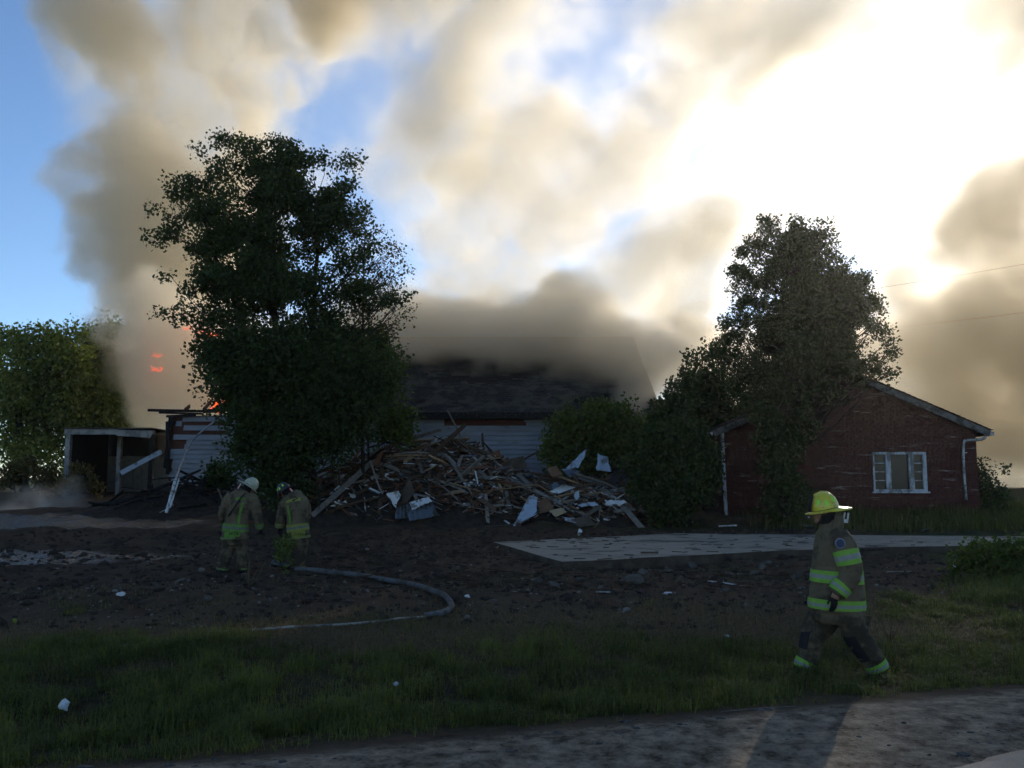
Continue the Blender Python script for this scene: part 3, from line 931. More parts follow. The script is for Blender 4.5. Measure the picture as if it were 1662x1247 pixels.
def make_tree(name, label, cat, base, blobs, nclump, leaves, size, lm, trunk_r, trunk_top, seed, group=None, spread=.28, twig_share=.5, shell=.5, droop=.3,
              lump=.9, lump_amt=.9, outward=.6, trunks=None, narrow=.42, twig_r=.022, foliage='crown', out_scale=1.0):
    rng = np.random.default_rng(seed)
    root = thing(name, label, cat, base, group)
    P, D = blob_points(blobs, nclump, rng, shell, lump, lump_amt, seed)
    # woody parts
    mb = MB()
    axes = trunks or [[base, trunk_top]]
    paths = []
    for ax in axes:
        pts = [np.array(p, float) for p in ax]
        if len(pts) == 2:
            m = (pts[0] + pts[1]) / 2 + rng.normal(size=3) * .12
            pts = [pts[0], m, pts[1]]
        sp = spline(pts, 7)
        rad = [trunk_r * (1 - .82 * i / (len(sp) - 1)) * (1.35 if i == 0 else 1) for i in range(len(sp))]
        sp = [p + rng.normal(size=3) * trunk_r * .12 for p in sp]
        mb.tube(sp, rad, 9)
        paths.append((np.array(sp), rad))
    put('trunk', mb.build('trunk', True), M_BARK, root)
    mb = MB()
    k = int(len(P) * twig_share)
    for p in P[rng.permutation(len(P))[:k]]:
        sp, rad = paths[int(rng.integers(len(paths)))] if len(paths) == 1 else paths[int(np.argmin([np.min(np.linalg.norm(q[0] - p, axis=1)) for q in paths]))]
        hd = np.linalg.norm((sp - p)[:, :2], axis=1)
        tz = p[2] - hd * rng.uniform(.45, .95)
        i = int(np.argmin(np.abs(sp[:, 2] - tz)))
        a = sp[i]
        d = p - a
        ln = np.linalg.norm(d)
        if ln < .2:
            continue
        sag = np.array([0, 0, -.10 * ln])
        m1 = a + d * .35 + sag + rng.normal(size=3) * .05 * ln; m2 = a + d * .7 + sag * .6 + rng.normal(size=3) * .06 * ln
        r0 = min(rad[i] * .55, twig_r * (.6 + ln * .35))
        mb.tube([a, m1, m2, p], [r0, r0 * .7, r0 * .45, r0 * .18], 5, cap=False)
    if mb.v:
        put('branches', mb.build('branches', True), M_BARK, root, kind=None)['kind'] = 'stuff'
    # leaves in sprays round each clump
    per = max(1, leaves // max(1, len(P)))
    rep = np.repeat(np.arange(len(P)), per)
    u = np.clip(rng.normal(size=(len(rep), 3)), -1.5, 1.5).astype(np.float32)
    C = P[rep] + u * np.array([spread, spread, spread * .75], np.float32) + D[rep] * (np.clip(np.abs(rng.normal(size=(len(rep), 1))), 0, 1.4) * spread * .9 * out_scale).astype(np.float32)
    V, F = leaf_cards(C.astype(np.float32), size, rng, droop, D[rep] * outward, narrow)
    tint = np.repeat(np.clip(rng.normal(.45, .22, len(C)) + .25 * (lattice_noise(C.astype(np.float32), 700 + seed, .8) - .5), 0, 1), 4)
    cr = put(foliage, np_mesh(foliage, V, F, dict(tint=tint)), lm, root)
    cr['kind'] = 'stuff'
    return root

def blobs_px(lst, Y, depth=.9):
    """(px, py, rx, ry[, dy]) in photo pixels at distance Y -> ellipsoids in metres"""
    out = []
    for b in lst:
        c = at(b[0], b[1], Y + (b[4] if len(b) > 4 else 0))
        s = mpp(Y)
        out.append((tuple(c), (b[2] * s, min(b[2], b[3]) * s * depth + .15, b[3] * s)))
    return out

def gpt(px, Y):
    x = at(px, 800, Y).x
    return (x, Y, gz(x, Y) - .05)

def crown_blobs(rows, Y, seed, step=34, r=(20, 34), skip=.12, depth=1.3, squash=.75):
    """many small leafy lobes filling an uneven crown outline, rows of (py, left px, right px)"""
    rng = random.Random(seed)
    ys = [q[0] for q in rows]
    out = []
    y = ys[0]
    while y <= ys[-1]:
        l = np.interp(y, ys, [q[1] for q in rows]); rr = np.interp(y, ys, [q[2] for q in rows])
        n = max(1, int((rr - l) / step))
        for k in range(n + 1):
            if rng.random() < skip:
                continue
            x = l + (rr - l) * (k / n) + rng.uniform(-.3, .3) * step
            f = abs(2 * k / n - 1) if n else 0
            a = rng.uniform(*r) * (1 - .25 * f)
            for e in ((-1, 1) if f < .75 else (0,)):
                out.append((x + rng.uniform(-8, 8), y + rng.uniform(-.4, .4) * step, a, a * squash, e * depth * (1 - f) * rng.uniform(.3, 1) + rng.uniform(-.3, .3)))
        y += step * .8
    return out

Yb = 25.5
b = gpt(462, Yb)
rows = [(246, 395, 480), (266, 348, 530), (290, 312, 552), (320, 296, 562), (350, 300, 568), (385, 285, 562), (420, 300, 574), (455, 296, 578), (490, 282, 586), (520, 300, 584), (560, 318, 594), (600, 340, 604), (640, 360, 600), (680, 370, 590)]
bl = crown_blobs(rows, Yb, 4, 34, (21, 35), .05) + [(262, 376, 16, 9), (280, 384, 18, 10), (256, 334, 10, 7), (250, 492, 14, 7), (268, 505, 18, 8), (295, 548, 24, 12), (318, 575, 22, 14), (415, 238, 14, 10), (472, 252, 16, 10), (520, 268, 16, 12), (548, 300, 14, 14), (640, 480, 14, 8)]
make_tree('broadleaf_tree', 'tall dark broad tree in front of the burning white house', 'tree', b, blobs_px(bl, Yb, 1.0), 1350, 96000, .10, M_LEAF, .19, tuple(at(440, 290, Yb)), 21,
    spread=.17, trunks=[[b, tuple(at(452, 600, Yb)), tuple(at(430, 270, Yb))], [(b[0] + .25, b[1] + .2, b[2]), tuple(at(500, 620, Yb + .2)), tuple(at(520, 330, Yb + .5))], [(b[0] - .2, b[1], b[2]), tuple(at(400, 560, Yb)), tuple(at(330, 360, Yb - .3))]],
    lump=1.2, lump_amt=.34, shell=.1, twig_share=.5)
b2 = gpt(520, Yb - .3)
make_tree('tree_undergrowth', 'dark thicket round the foot of the tall tree left of the debris pile', 'bush', b2, blobs_px([
    (450, 600, 105, 70), (390, 625, 55, 55), (540, 610, 80, 60), (470, 690, 80, 50), (440, 750, 46, 50), (500, 720, 44, 40), (565, 680, 46, 36), (450, 790, 40, 30), (420, 700, 36, 44)], Yb - .3, .8), 420, 34000, .11, M_LEAF, .08, tuple(at(490, 690, Yb)), 22, lump=.9, lump_amt=.35, spread=.26, foliage='leaves')
b3 = gpt(590, Yb + 1.2)
make_tree('bare_tree', 'thin half bare tree with a few dry leaves, right of the tall dark tree', 'tree', b3, blobs_px([
    (600, 420, 52, 52), (628, 450, 34, 44), (620, 500, 44, 44), (585, 380, 22, 40), (592, 350, 12, 24), (600, 540, 40, 30), (640, 410, 16, 20), (650, 470, 16, 18), (640, 520, 18, 20)], Yb + 1.2, .8), 230, 2600, .085, M_LEAF_DRY, .075, tuple(at(592, 372, Yb + 1.2)), 23,
    spread=.16, twig_share=1.0, shell=.8, lump_amt=.3, twig_r=.016, droop=.5)
b4 = gpt(600, Yb + 1.6)
make_tree('creeper', 'bright green creeper hanging over the eave of the white house', 'climber', b4, blobs_px([
    (590, 590, 46, 44), (600, 640, 42, 34), (630, 676, 22, 22), (644, 700, 10, 24), (655, 690, 8, 18), (560, 620, 44, 60), (622, 560, 20, 30), (596, 700, 18, 16), (620, 545, 12, 12)], Yb + 1.6, .8), 210, 13000, .115, M_LEAF_B, .05, tuple(at(590, 570, Yb + 1.6)), 24, lump=1.1, lump_amt=.6, spread=.2, foliage='leaves')

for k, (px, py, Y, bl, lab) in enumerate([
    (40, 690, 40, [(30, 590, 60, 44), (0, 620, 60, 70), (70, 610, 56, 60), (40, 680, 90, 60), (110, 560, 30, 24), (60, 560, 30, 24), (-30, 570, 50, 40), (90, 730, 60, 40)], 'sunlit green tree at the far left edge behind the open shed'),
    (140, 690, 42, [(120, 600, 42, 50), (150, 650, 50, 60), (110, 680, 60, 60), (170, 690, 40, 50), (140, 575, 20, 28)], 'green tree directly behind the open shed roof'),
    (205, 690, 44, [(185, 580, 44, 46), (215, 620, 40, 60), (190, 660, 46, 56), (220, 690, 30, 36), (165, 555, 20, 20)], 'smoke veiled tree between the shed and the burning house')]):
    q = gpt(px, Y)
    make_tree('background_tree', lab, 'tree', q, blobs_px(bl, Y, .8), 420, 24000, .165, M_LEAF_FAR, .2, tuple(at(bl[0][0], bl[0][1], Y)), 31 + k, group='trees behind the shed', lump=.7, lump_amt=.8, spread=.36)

Ye = 25.2
be = gpt(1275, Ye)
rows = [(388, 1252, 1332), (408, 1236, 1340), (430, 1222, 1358), (460, 1212, 1384), (490, 1202, 1398), (520, 1192, 1416), (550, 1182, 1430), (578, 1176, 1438), (602, 1192, 1420), (625, 1205, 1380)]
bl = crown_blobs(rows, Ye, 5, 27, (17, 27), .06, 1.1, .55) + [(1247, 372, 9, 16), (1330, 370, 9, 18), (1290, 378, 12, 16), (1312, 366, 7, 16), (1268, 376, 8, 14), (1222, 396, 10, 10), (1398, 452, 10, 6), (1428, 546, 12, 6), (1436, 574, 10, 6), (1186, 520, 10, 7), (1415, 500, 10, 6)]
make_tree('elm_tree', 'tall pointed elm tree growing against the front of the red brick house', 'tree', be, blobs_px(bl, Ye, 1.0), 1400, 90000, .085, M_LEAF, .15, tuple(at(1285, 385, Ye)), 41,
    spread=.125, outward=1.2, droop=-.15, lump=1.3, lump_amt=.22, shell=.1, narrow=.36, out_scale=1.1, twig_share=.6)
make_tree('trunk_vines', 'dark vines and suckers clothing the elm trunk below its crown', 'climber', (be[0], be[1] - .2, be[2]), blobs_px([
    (1245, 640, 36, 34), (1285, 655, 38, 36), (1322, 645, 26, 22), (1268, 705, 24, 34), (1306, 690, 16, 16), (1270, 760, 18, 36), (1280, 815, 30, 24), (1218, 620, 24, 24), (1340, 640, 20, 14)], Ye - .2, .75), 240, 14000, .10, M_LEAF, .05, tuple(at(1270, 650, Ye)), 42, lump=1.0, lump_amt=.6, spread=.16, foliage='leaves')
bc = gpt(1095, 25.6)
make_tree('upright_shrub', 'narrow upright shrub with two pointed tops left of the brick house', 'shrub', bc, blobs_px([
    (1086, 640, 13, 26), (1084, 672, 22, 30), (1112, 640, 12, 26), (1114, 672, 18, 30), (1098, 705, 36, 36), (1087, 618, 6, 12), (1110, 618, 6, 12)], 25.6), 150, 9000, .10, M_LEAF, .05, tuple(at(1092, 640, 25.6)), 43, spread=.11, lump_amt=.4, droop=-.5, shell=.2, foliage='leaves')
make_tree('shrub', 'dark leafy shrub filling the corner left of the white corner pipe', 'shrub', gpt(1110, 25.3), blobs_px([
    (1075, 730, 36, 36), (1112, 740, 34, 46), (1095, 790, 50, 46), (1138, 775, 16, 50), (1060, 800, 30, 36), (1120, 815, 28, 28), (1042, 745, 18, 24)], 25.3), 260, 17000, .11, M_LEAF, .05, tuple(at(1100, 730, 25.3)), 44, spread=.17, lump_amt=.5, foliage='leaves')
make_tree('young_tree', 'round topped dark young tree between the pointed shrub and the elm', 'tree', gpt(1160, 28.6), blobs_px([
    (1150, 610, 30, 34), (1172, 620, 26, 34), (1130, 640, 26, 24), (1185, 655, 40, 40), (1152, 655, 34, 30), (1180, 590, 16, 18)], 28.6), 170, 9000, .13, M_LEAF, .07, tuple(at(1160, 610, 28.6)), 45, spread=.24, lump_amt=.6)
make_tree('vine_thicket', 'green vines climbing the right end of the white house', 'climber', gpt(980, 29.5), blobs_px([
    (925, 688, 26, 22), (965, 690, 34, 26), (1005, 700, 40, 34), (950, 720, 48, 40), (1000, 745, 50, 44), (920, 725, 24, 34), (985, 670, 20, 14), (1035, 700, 20, 24), (912, 745, 12, 22)], 29.5, .7), 260, 16000, .13, M_LEAF_B, .05, tuple(at(975, 700, 29.5)), 46, spread=.25, lump_amt=.5, foliage='leaves')
make_tree('shrub', 'open shrub with small leaves beyond the right corner of the brick house', 'shrub', gpt(1600, 27.6), blobs_px([
    (1596, 765, 14, 22), (1612, 775, 14, 14), (1602, 800, 20, 26), (1590, 825, 18, 22), (1622, 768, 8, 6), (1612, 822, 12, 12)], 27.6), 110, 3600, .11, M_LEAF, .035, tuple(at(1600, 760, 27.6)), 47, spread=.14, lump_amt=.7, foliage='leaves')
make_tree('seedling_bush', 'small dark bush standing before the white siding left of the tall tree', 'bush', gpt(356, 29.5), blobs_px([(356, 775, 12, 18), (352, 800, 22, 22), (320, 805, 22, 16), (362, 760, 7, 10)], 29.5), 70, 3400, .12, M_LEAF, .03, tuple(at(356, 770, 29.5)), 48, spread=.16, lump_amt=.4, foliage='leaves')
make_tree('lit_bush', 'small pale sunlit bush by the far left edge in front of the trees', 'bush', gpt(28, 35), blobs_px([(28, 760, 18, 12), (12, 772, 16, 14), (40, 768, 14, 10)], 35), 60, 2600, .12, M_LEAF_DRY, .03, tuple(at(28, 756, 35)), 49, spread=.14, lump_amt=.4, droop=-.6, foliage='leaves')
make_tree('shed_weeds', 'yellowish weeds around the left post of the open shed', 'weeds', gpt(130, 34.6), blobs_px([(130, 775, 16, 14), (145, 785, 12, 12), (118, 790, 10, 10), (70, 775, 14, 10), (85, 790, 14, 10)], 34.6), 60, 2400, .12, M_LEAF_DRY, .02, tuple(at(130, 776, 34.6)), 50, spread=.14, lump_amt=.4, droop=-.4, foliage='leaves')
make_tree('leafy_weed', 'broad leaved weed clump beside the crumpled white bag at the right', 'weeds', gpt(1605, 15.8), blobs_px([(1590, 905, 30, 14), (1625, 912, 36, 20), (1570, 925, 22, 12), (1650, 900, 20, 16)], 15.8), 120, 3200, .075, M_LEAF_B, .012, tuple(at(1605, 900, 15.8)), 51, spread=.10, lump_amt=.5, droop=-.2, foliage='leaves', twig_r=.008)
make_tree('leafy_weed', 'slender green weed sprig beside the right hand bending firefighter', 'weeds', gpt(462, 15.4), blobs_px([(460, 882, 7, 14), (464, 905, 8, 20), (456, 895, 6, 12), (466, 922, 6, 12)], 15.4), 30, 330, .06, M_LEAF_B, .008, tuple(at(462, 880, 15.4)), 52, spread=.05, lump_amt=.3, droop=-.3, foliage='leaves', twig_r=.006)

# ------------------------------------------------------------------ grass
def blades(P, h, lean, rng, w):
    """bent grass blades: 5 vertices and 3 triangles each"""
    n = len(P)
    a = rng.uniform(0, 2 * np.pi, n)
    d = np.stack([np.cos(a), np.sin(a), np.zeros(n)], 1)
    s = np.stack([-d[:, 1], d[:, 0], np.zeros(n)], 1) * w[:, None]
    up = np.array([0, 0, 1.])
    ln = lean[:, None]
    p1 = P + up * (h * .55)[:, None] + d * ln * (h * .22)[:, None]
    p2 = P + up * (h * np.clip(1 - .38 * lean, .18, 1))[:, None] + d * ln * (h * .75)[:, None]
    V = np.stack([P - s * .5, P + s * .5, p1 + s * .38, p1 - s * .38, p2], 1).reshape(-1, 3)
    i = np.arange(n)[:, None] * 5
    return V, [i + np.array([[0, 1, 2, 3]]), i + np.array([[3, 2, 4]])]

M_GRASS = leaf_mat('grass_blades', (.034, .044, .013), (.135, .14, .04), .46, (1.4, 1.6, .6))
M_HAY = leaf_mat('dry_grass', (.07, .05, .022), (.20, .15, .075), .3, (1.2, 1.1, .8))
def build_grass():
    rng = np.random.default_rng(77)
    n = 700000
    y = 5.0 + 11.0 * rng.random(n) ** .75
    x = (rng.random(n) * 2 - 1) * (y * .66 + 1.5)
    g, st, w, t, sh = masks(x, y)
    big = noise2(x, y, 21, .8, 3, .55)
    clump = noise2(x, y, 26, 3.2, 3, .6)
    tuft = .55 * big + .85 * clump
    # taller weeds to the right behind the walking firefighter
    rank = sm(x - .42 * y, .6, 1.8) * sm(y, 8.5, 9.5) * (1 - sm(y, 15, 16.5)) * (1 - sm(noise2(x, y, 22, .8, 3), .05, .25))
    keep = rng.random(n) < np.clip(np.maximum(g * (1 - .75 * st), rank * .8) * (.26 + 2.3 * tuft), 0.012 * g, 1)
    x, y, tuft, rank, g, clump = x[keep], y[keep], tuft[keep], rank[keep], g[keep], clump[keep]
    s = roadside(x, y)
    h = (.055 + .125 * np.clip(.45 + 2.6 * tuft, 0, 1.7)) * rng.uniform(.55, 1.5, len(x)) * (.45 + .55 * sm(s, .1, .9)) * (1 - .35 * sm(y, 9.5, 11.5)) + rank * rng.uniform(0, .26, len(x))
    P = np.stack([x, y, ground_z(x, y) - .01], 1)
    V, F = blades(P, h, np.clip(rng.gamma(2.0, .38, len(x)), .05, 2.1), rng, .006 + .005 * rng.random(len(x)))
    tint = np.repeat(np.clip(rng.normal(.42, .22, len(x)) + 1.3 * noise2(x, y, 23, .7, 3) + .8 * noise2(x, y, 27, 2.6, 2), 0, 1), 5)
    put('grass', np_mesh('grass', V, F, dict(tint=tint)), M_GRASS, label='uneven green grass on the verge along the road', kind='stuff')
    # matted straw and dead stalks
    n = 130000
    y = 8.5 + 7.5 * rng.random(n); x = (rng.random(n) * 2 - 1) * (y * .66 + 1)
    g, st, w, t, sh = masks(x, y)
    keep = rng.random(n) < np.clip(st * .8 + .13 * g + .05, 0, 1)
    x, y = x[keep], y[keep]
    P = np.stack([x, y, ground_z(x, y) - .004], 1)
    V, F = blades(P, rng.uniform(.05, .16, len(x)), rng.uniform(.8, 2.2, len(x)), rng, .004 + .003 * rng.random(len(x)))
    tint = np.repeat(np.clip(rng.normal(.4, .25, len(x)), 0, 1), 5)
    put('straw', np_mesh('straw', V, F, dict(tint=tint)), M_HAY, label='matted pale straw lying on the brown cut strip', kind='stuff')
    # rank grass along the foot of the brick house and out to the right
    n = 60000
    x = rng.uniform(6, 24, n); y = rng.uniform(23.4, 30, n)
    d = sm(x, 6.5, 9) * sm(y, 23.4, 24.6)
    inside = (x > 6.5) & (x < 14.8) & (y > 26.9)
    keep = (rng.random(n) < d * np.clip(.6 + 1.4 * noise2(x, y, 24, .5, 3), 0, 1)) & ~inside
    x, y = x[keep], y[keep]
    h = rng.uniform(.12, .5, len(x)) * (.7 + 1.2 * np.clip(noise2(x, y, 25, .6, 3) + .3, 0, 1))
    P = np.stack([x, y, ground_z(x, y) - .02], 1)
    V, F = blades(P, h, rng.uniform(.1, .7, len(x)), rng, .012 + .012 * rng.random(len(x)))
    tint = np.repeat(np.clip(rng.normal(.4, .25, len(x)), 0, 1), 5)
    put('tall_grass', np_mesh('tall_grass', V, F, dict(tint=tint)), M_GRASS, label='rank tall grass along the foot of the brick house', kind='stuff')
build_grass()
# ------------------------------------------------------------------ concrete slab
M_CONC = mat('pale_concrete', (.25, .205, .15), .9, col2=(.37, .305, .225), scale=1.6, dirt=((.10, .08, .065), .16, 1.3), bump=.3, bscale=50, stretch=(.6, 1.4, 1))
M_STAIN_SHADE = mat('stained_shaded_concrete', (.035, .027, .020), .95, col2=(.085, .068, .052), scale=4, bump=.5, bscale=30)  # slab sides: dark stain plus shadow painted into the colour
def build_slab():
    px = [(800, 880, .44), (912, 912, .40), (1000, 908, .41), (1280, 893, .44), (1400, 889, .45), (1662, 884, .47), (1790, 880, .5), (1660, 871, .56), (1100, 866, .55)]
    top = []
    for x, y, z in px:
        u = at(x, y, 10) - CAM
        k = (z - CAM.z) / u.z
        top.append(CAM + u * k)
    mb = MB()
    lower = lambda a: Vector((a.x, a.y, a.z - .34))
    cuts = []
    n = len(top)
    vs = [tuple(p) for p in top] + [tuple(lower(p)) for p in top]
    mb.add(vs, [tuple(range(n)), tuple(range(n, 2 * n))[::-1]] + [(i, (i + 1) % n, n + (i + 1) % n, n + i) for i in range(n)])
    me = mb.build('concrete_slab')
    bm = bmesh.new(); bm.from_mesh(me)
    bmesh.ops.triangulate(bm, faces=bm.faces)
    bmesh.ops.subdivide_edges(bm, edges=bm.edges, cuts=5, use_grid_fill=True)
    for v in bm.verts:
        q = mnoise.noise(v.co * 1.7) * .012 + mnoise.noise(v.co * 6) * .005
        v.co.z += q
        v.co.x += mnoise.noise(v.co * 3.1 + Vector((9, 0, 0))) * .015; v.co.y += mnoise.noise(v.co * 3.3 + Vector((0, 7, 0))) * .014
    bm.to_mesh(me); bm.free()
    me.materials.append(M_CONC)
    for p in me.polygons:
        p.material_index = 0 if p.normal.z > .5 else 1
    put('concrete_slab', me, M_STAIN_SHADE, label='pale cracked concrete slab lying before the brick house', kind='structure')
    return top
SLAB = build_slab()

# ------------------------------------------------------------------ heap of rubble
M_RUBBLE = mat('dark_rubble', (.014, .011, .009), .95, col2=(.045, .034, .026), scale=5, bump=1.0, bscale=25)
_HX = [150, 200, 240, 280, 330, 390, 440, 480, 520, 560, 600, 640, 690, 730, 770, 800, 850, 900, 950, 1000, 1030, 1060, 1085]
_HY = [822, 802, 782, 776, 790, 800, 795, 792, 772, 745, 728, 722, 712, 714, 722, 738, 762, 778, 775, 788, 805, 825, 838]
_HXM = np.array([at(px, 760, 28).x for px in _HX]); _HZ = np.array([at(px, py, 28.6).z for px, py in zip(_HX, _HY)])
def heap_z(x, y):
    x, y = np.asarray(x, float), np.asarray(y, float)
    g = ground_z(x, y, False)
    top = np.interp(x, _HXM, _HZ, left=-1, right=-1)
    h = np.clip(top - (.16 if np.ndim(x) == 0 else .16) - .95, 0, 9)
    front = 25.2 + .25 * np.sin(x * 1.3) + .5 * noise2(x.ravel(), y.ravel(), 40, .5, 3).reshape(x.shape) + .9 * sm(-x, 5.5, 9)
    t = np.clip((y - front) / (28.6 - front), 0, 1)
    pr = np.where(y < 28.6, t ** .8 * (1.5 - .5 * t), np.clip(1 - (y - 28.6) * .10, 0, 1))
    lump = (.42 * noise2(x.ravel(), y.ravel(), 41, .9, 4, .6) + .12 * noise2(x.ravel(), y.ravel(), 42, 4, 3)).reshape(x.shape)
    return g + h * pr + lump * np.clip(pr * 2.5, 0, 1) - .06 * (pr <= 0)

def hz(x, y):
    return float(heap_z(np.array([x]), np.array([y]))[0])

def build_heap():
    xs, ys = np.arange(-14.2, 5.6, .09), np.arange(24.2, 31.9, .09)
    X, Y = np.meshgrid(xs, ys, indexing='ij')
    Z = heap_z(X, Y)
    nx, ny = X.shape
    i = np.arange(nx * ny).reshape(nx, ny)
    q = np.stack([i[:-1, :-1], i[1:, :-1], i[1:, 1:], i[:-1, 1:]], -1).reshape(-1, 4)
    put('rubble', np_mesh('rubble', np.stack([X.ravel(), Y.ravel(), Z.ravel()], -1), q), M_RUBBLE, label='dark heap of crushed rubble under the broken boards', kind='stuff')
build_heap()

def plank_mesh(L, w, t, seed):
    """a broken board: bent, split at both ends"""
    rng = random.Random(seed)
    mb = MB()
    n = 4
    vs = []
    bend = rng.uniform(-.05, .05) * L; twist = rng.uniform(-.25, .25)
    for i in range(n):
        u = i / (n - 1) - .5
        for j, (a, b) in enumerate(((-1, -1), (1, -1), (1, 1), (-1, 1))):
            x = u * L + (rng.uniform(-.22, .22) * w * 2 if i in (0, n - 1) else 0)
            yy, zz = a * w / 2 * (rng.uniform(.55, 1) if i in (0, n - 1) else 1), b * t / 2
            c, s = math.cos(twist * u), math.sin(twist * u)
            vs.append((x, yy * c - zz * s, yy * s + zz * c + bend * (1 - 4 * u * u)))
    fs = [(3, 2, 1, 0), tuple(range(n * 4 - 4, n * 4))]
    for i in range(n - 1):
        for k in range(4):
            fs.append((i * 4 + k, i * 4 + (k + 1) % 4, i * 4 + 4 + (k + 1) % 4, i * 4 + 4 + k))
    mb.add(vs, fs)
    return mb.build('broken_board')

WOODS = [
    ('dark brown', mat('wood_dark_brown', (.045, .028, .018), .9, col2=(.085, .052, .033), scale=9, stretch=(1, 1, 1), obj_random=.45), 'board', 'dark brown splintered board lying in the debris pile', 'dark brown boards in the debris pile', 90),
    ('weathered', mat('wood_weathered', (.10, .088, .074), .9, col2=(.20, .175, .15), scale=9, obj_random=.4), 'board', 'weathered grey broken board lying in the debris pile', 'grey boards in the debris pile', 84),
    ('red brown', mat('wood_red_brown', (.10, .040, .024), .9, col2=(.16, .070, .042), scale=7, obj_random=.4), 'board', 'red brown broken board lying in the debris pile', 'red brown boards in the debris pile', 26),
    ('white', mat('wood_white_painted', (.36, .36, .35), .75, col2=(.52, .52, .51), scale=6, dirt=((.12, .10, .08), .35, 6), obj_random=.3), 'strip', 'narrow white painted strip sticking out of the debris pile', 'white strips in the debris pile', 34),
    ('tan', mat('wood_fresh_tan', (.22, .14, .075), .85, col2=(.32, .22, .13), scale=8, obj_random=.35), 'board', 'pale tan freshly broken board in the debris pile', 'tan boards in the debris pile', 32),
    ('black', M_CHAR, 'board', 'charred black board on the left slope of the rubble', 'charred boards left of the debris pile', 44),
]
def photo_px(x, y, z):
    r = Vector((x, y, z)) - CAM
    f = r.y * CP + r.z * SP
    return 831 + FPX * r.x / f, 623.5 - FPX * (r.z * CP - r.y * SP) / f

def board_label(colour, cat, L, d, pitch, x, y, z):
    """says how long it is, how it lies and where in the heap"""
    size = 'short' if L < .75 else 'mid length' if L < 1.3 else 'long' if L < 2.2 else 'very long'
    slope = math.degrees(pitch) * (1 if d.x >= 0 else -1)
    if abs(d.x) < .45:
        lie = 'pointing at the road'
    elif abs(slope) < 9:
        lie = 'lying level'
    elif abs(slope) > 32:
        lie = 'sticking up'
    else:
        lie = 'sloping up right' if slope > 0 else 'sloping down right'
    px, py = photo_px(x, y, z)
    if colour == 'black':
        ws = ((230, 'before the open shed'), (290, 'below the fallen beam'), (350, 'before the burnt wall'), (420, 'behind the cream helmet'), (480, 'between the bending firefighters'), (9e9, 'under the tall tree'))
    else:
        ws = ((560, 'at the far left end'), (640, 'under the creeper'), (700, 'left of the crest'), (760, 'below the crest'), (820, 'before the siding'), (880, 'right of the middle'), (940, 'beside the leaning sheet'), (1000, 'before the vines'), (9e9, 'at the right end'))
    where = next(w for lim, w in ws if px < lim)
    high = 'heap top' if py < 752 else 'upper slope' if py < 785 else 'mid heap' if py < 815 else 'heap foot'
    name = {'black': 'charred black', 'white': 'white painted', 'tan': 'pale tan'}.get(colour, colour)
    return f'{size} {name} {cat} {lie}, {high} {where}'

USED = set()
def scatter_boards():
    rng = random.Random(11)
    for colour, m, cat, label, group, count in WOODS:
        name = {'white': 'painted_strip', 'black': 'charred_board'}.get(colour, 'broken_board')
        variants = []
        for k in range(7):
            L = [.55, .8, 1.1, 1.5, 2.0, 2.6, 3.3][k] * (1 if colour != 'white' else .7)
            w = rng.uniform(.07, .20) * (.45 if colour == 'white' else 1)
            variants.append((plank_mesh(L, w, rng.uniform(.022, .05), rng.random()), L))
            variants[-1][0].materials.append(m)
        for i in range(count):
            for attempt in range(14):
                me, L = variants[min(6, int(7 * rng.random() ** 1.8))]
                for _ in range(40):
                    if colour == 'black':
                        px = rng.uniform(165, 520)
                    else:
                        px = min(1060, max(490, rng.gauss(775, 185)))
                        if colour == 'tan':
                            px = rng.uniform(640, 1040)
                    y = rng.uniform(25.3, 29.4) if colour != 'white' else rng.uniform(25.6, 29)
                    x = at(px, 780, y).x
                    if hz(x, y) > gz(x, y) + .12:
                        break
                yaw = rng.gauss(0, .75) + (math.pi if rng.random() < .5 else 0)
                if rng.random() < .18:
                    yaw = rng.uniform(0, math.pi)
                d = Vector((math.cos(yaw), math.sin(yaw), 0))
                e = L * .38
                za, zb = hz(x - d.x * e, y - d.y * e), hz(x + d.x * e, y + d.y * e)
                pitch = math.atan2(zb - za, 2 * e) + rng.gauss(0, .17)
                if rng.random() < .07:
                    pitch += rng.choice((-1, 1)) * rng.uniform(.4, .9)
                z = max(hz(x, y), (za + zb) / 2) + rng.uniform(.02, .22)
                text = board_label(colour, cat, L, d, pitch, x, y, z)
                if text not in USED:
                    break
            USED.add(text)
            o = bpy.data.objects.new(name, me)
            COL.objects.link(o)
            o.location = (x, y, z)
            roll = rng.gauss(0, .5)
            o.rotation_euler = (Matrix.Rotation(yaw, 3, 'Z') @ Matrix.Rotation(-pitch, 3, 'Y') @ Matrix.Rotation(roll, 3, 'X')).to_euler()
            tag(o, text, cat, group)
scatter_boards()

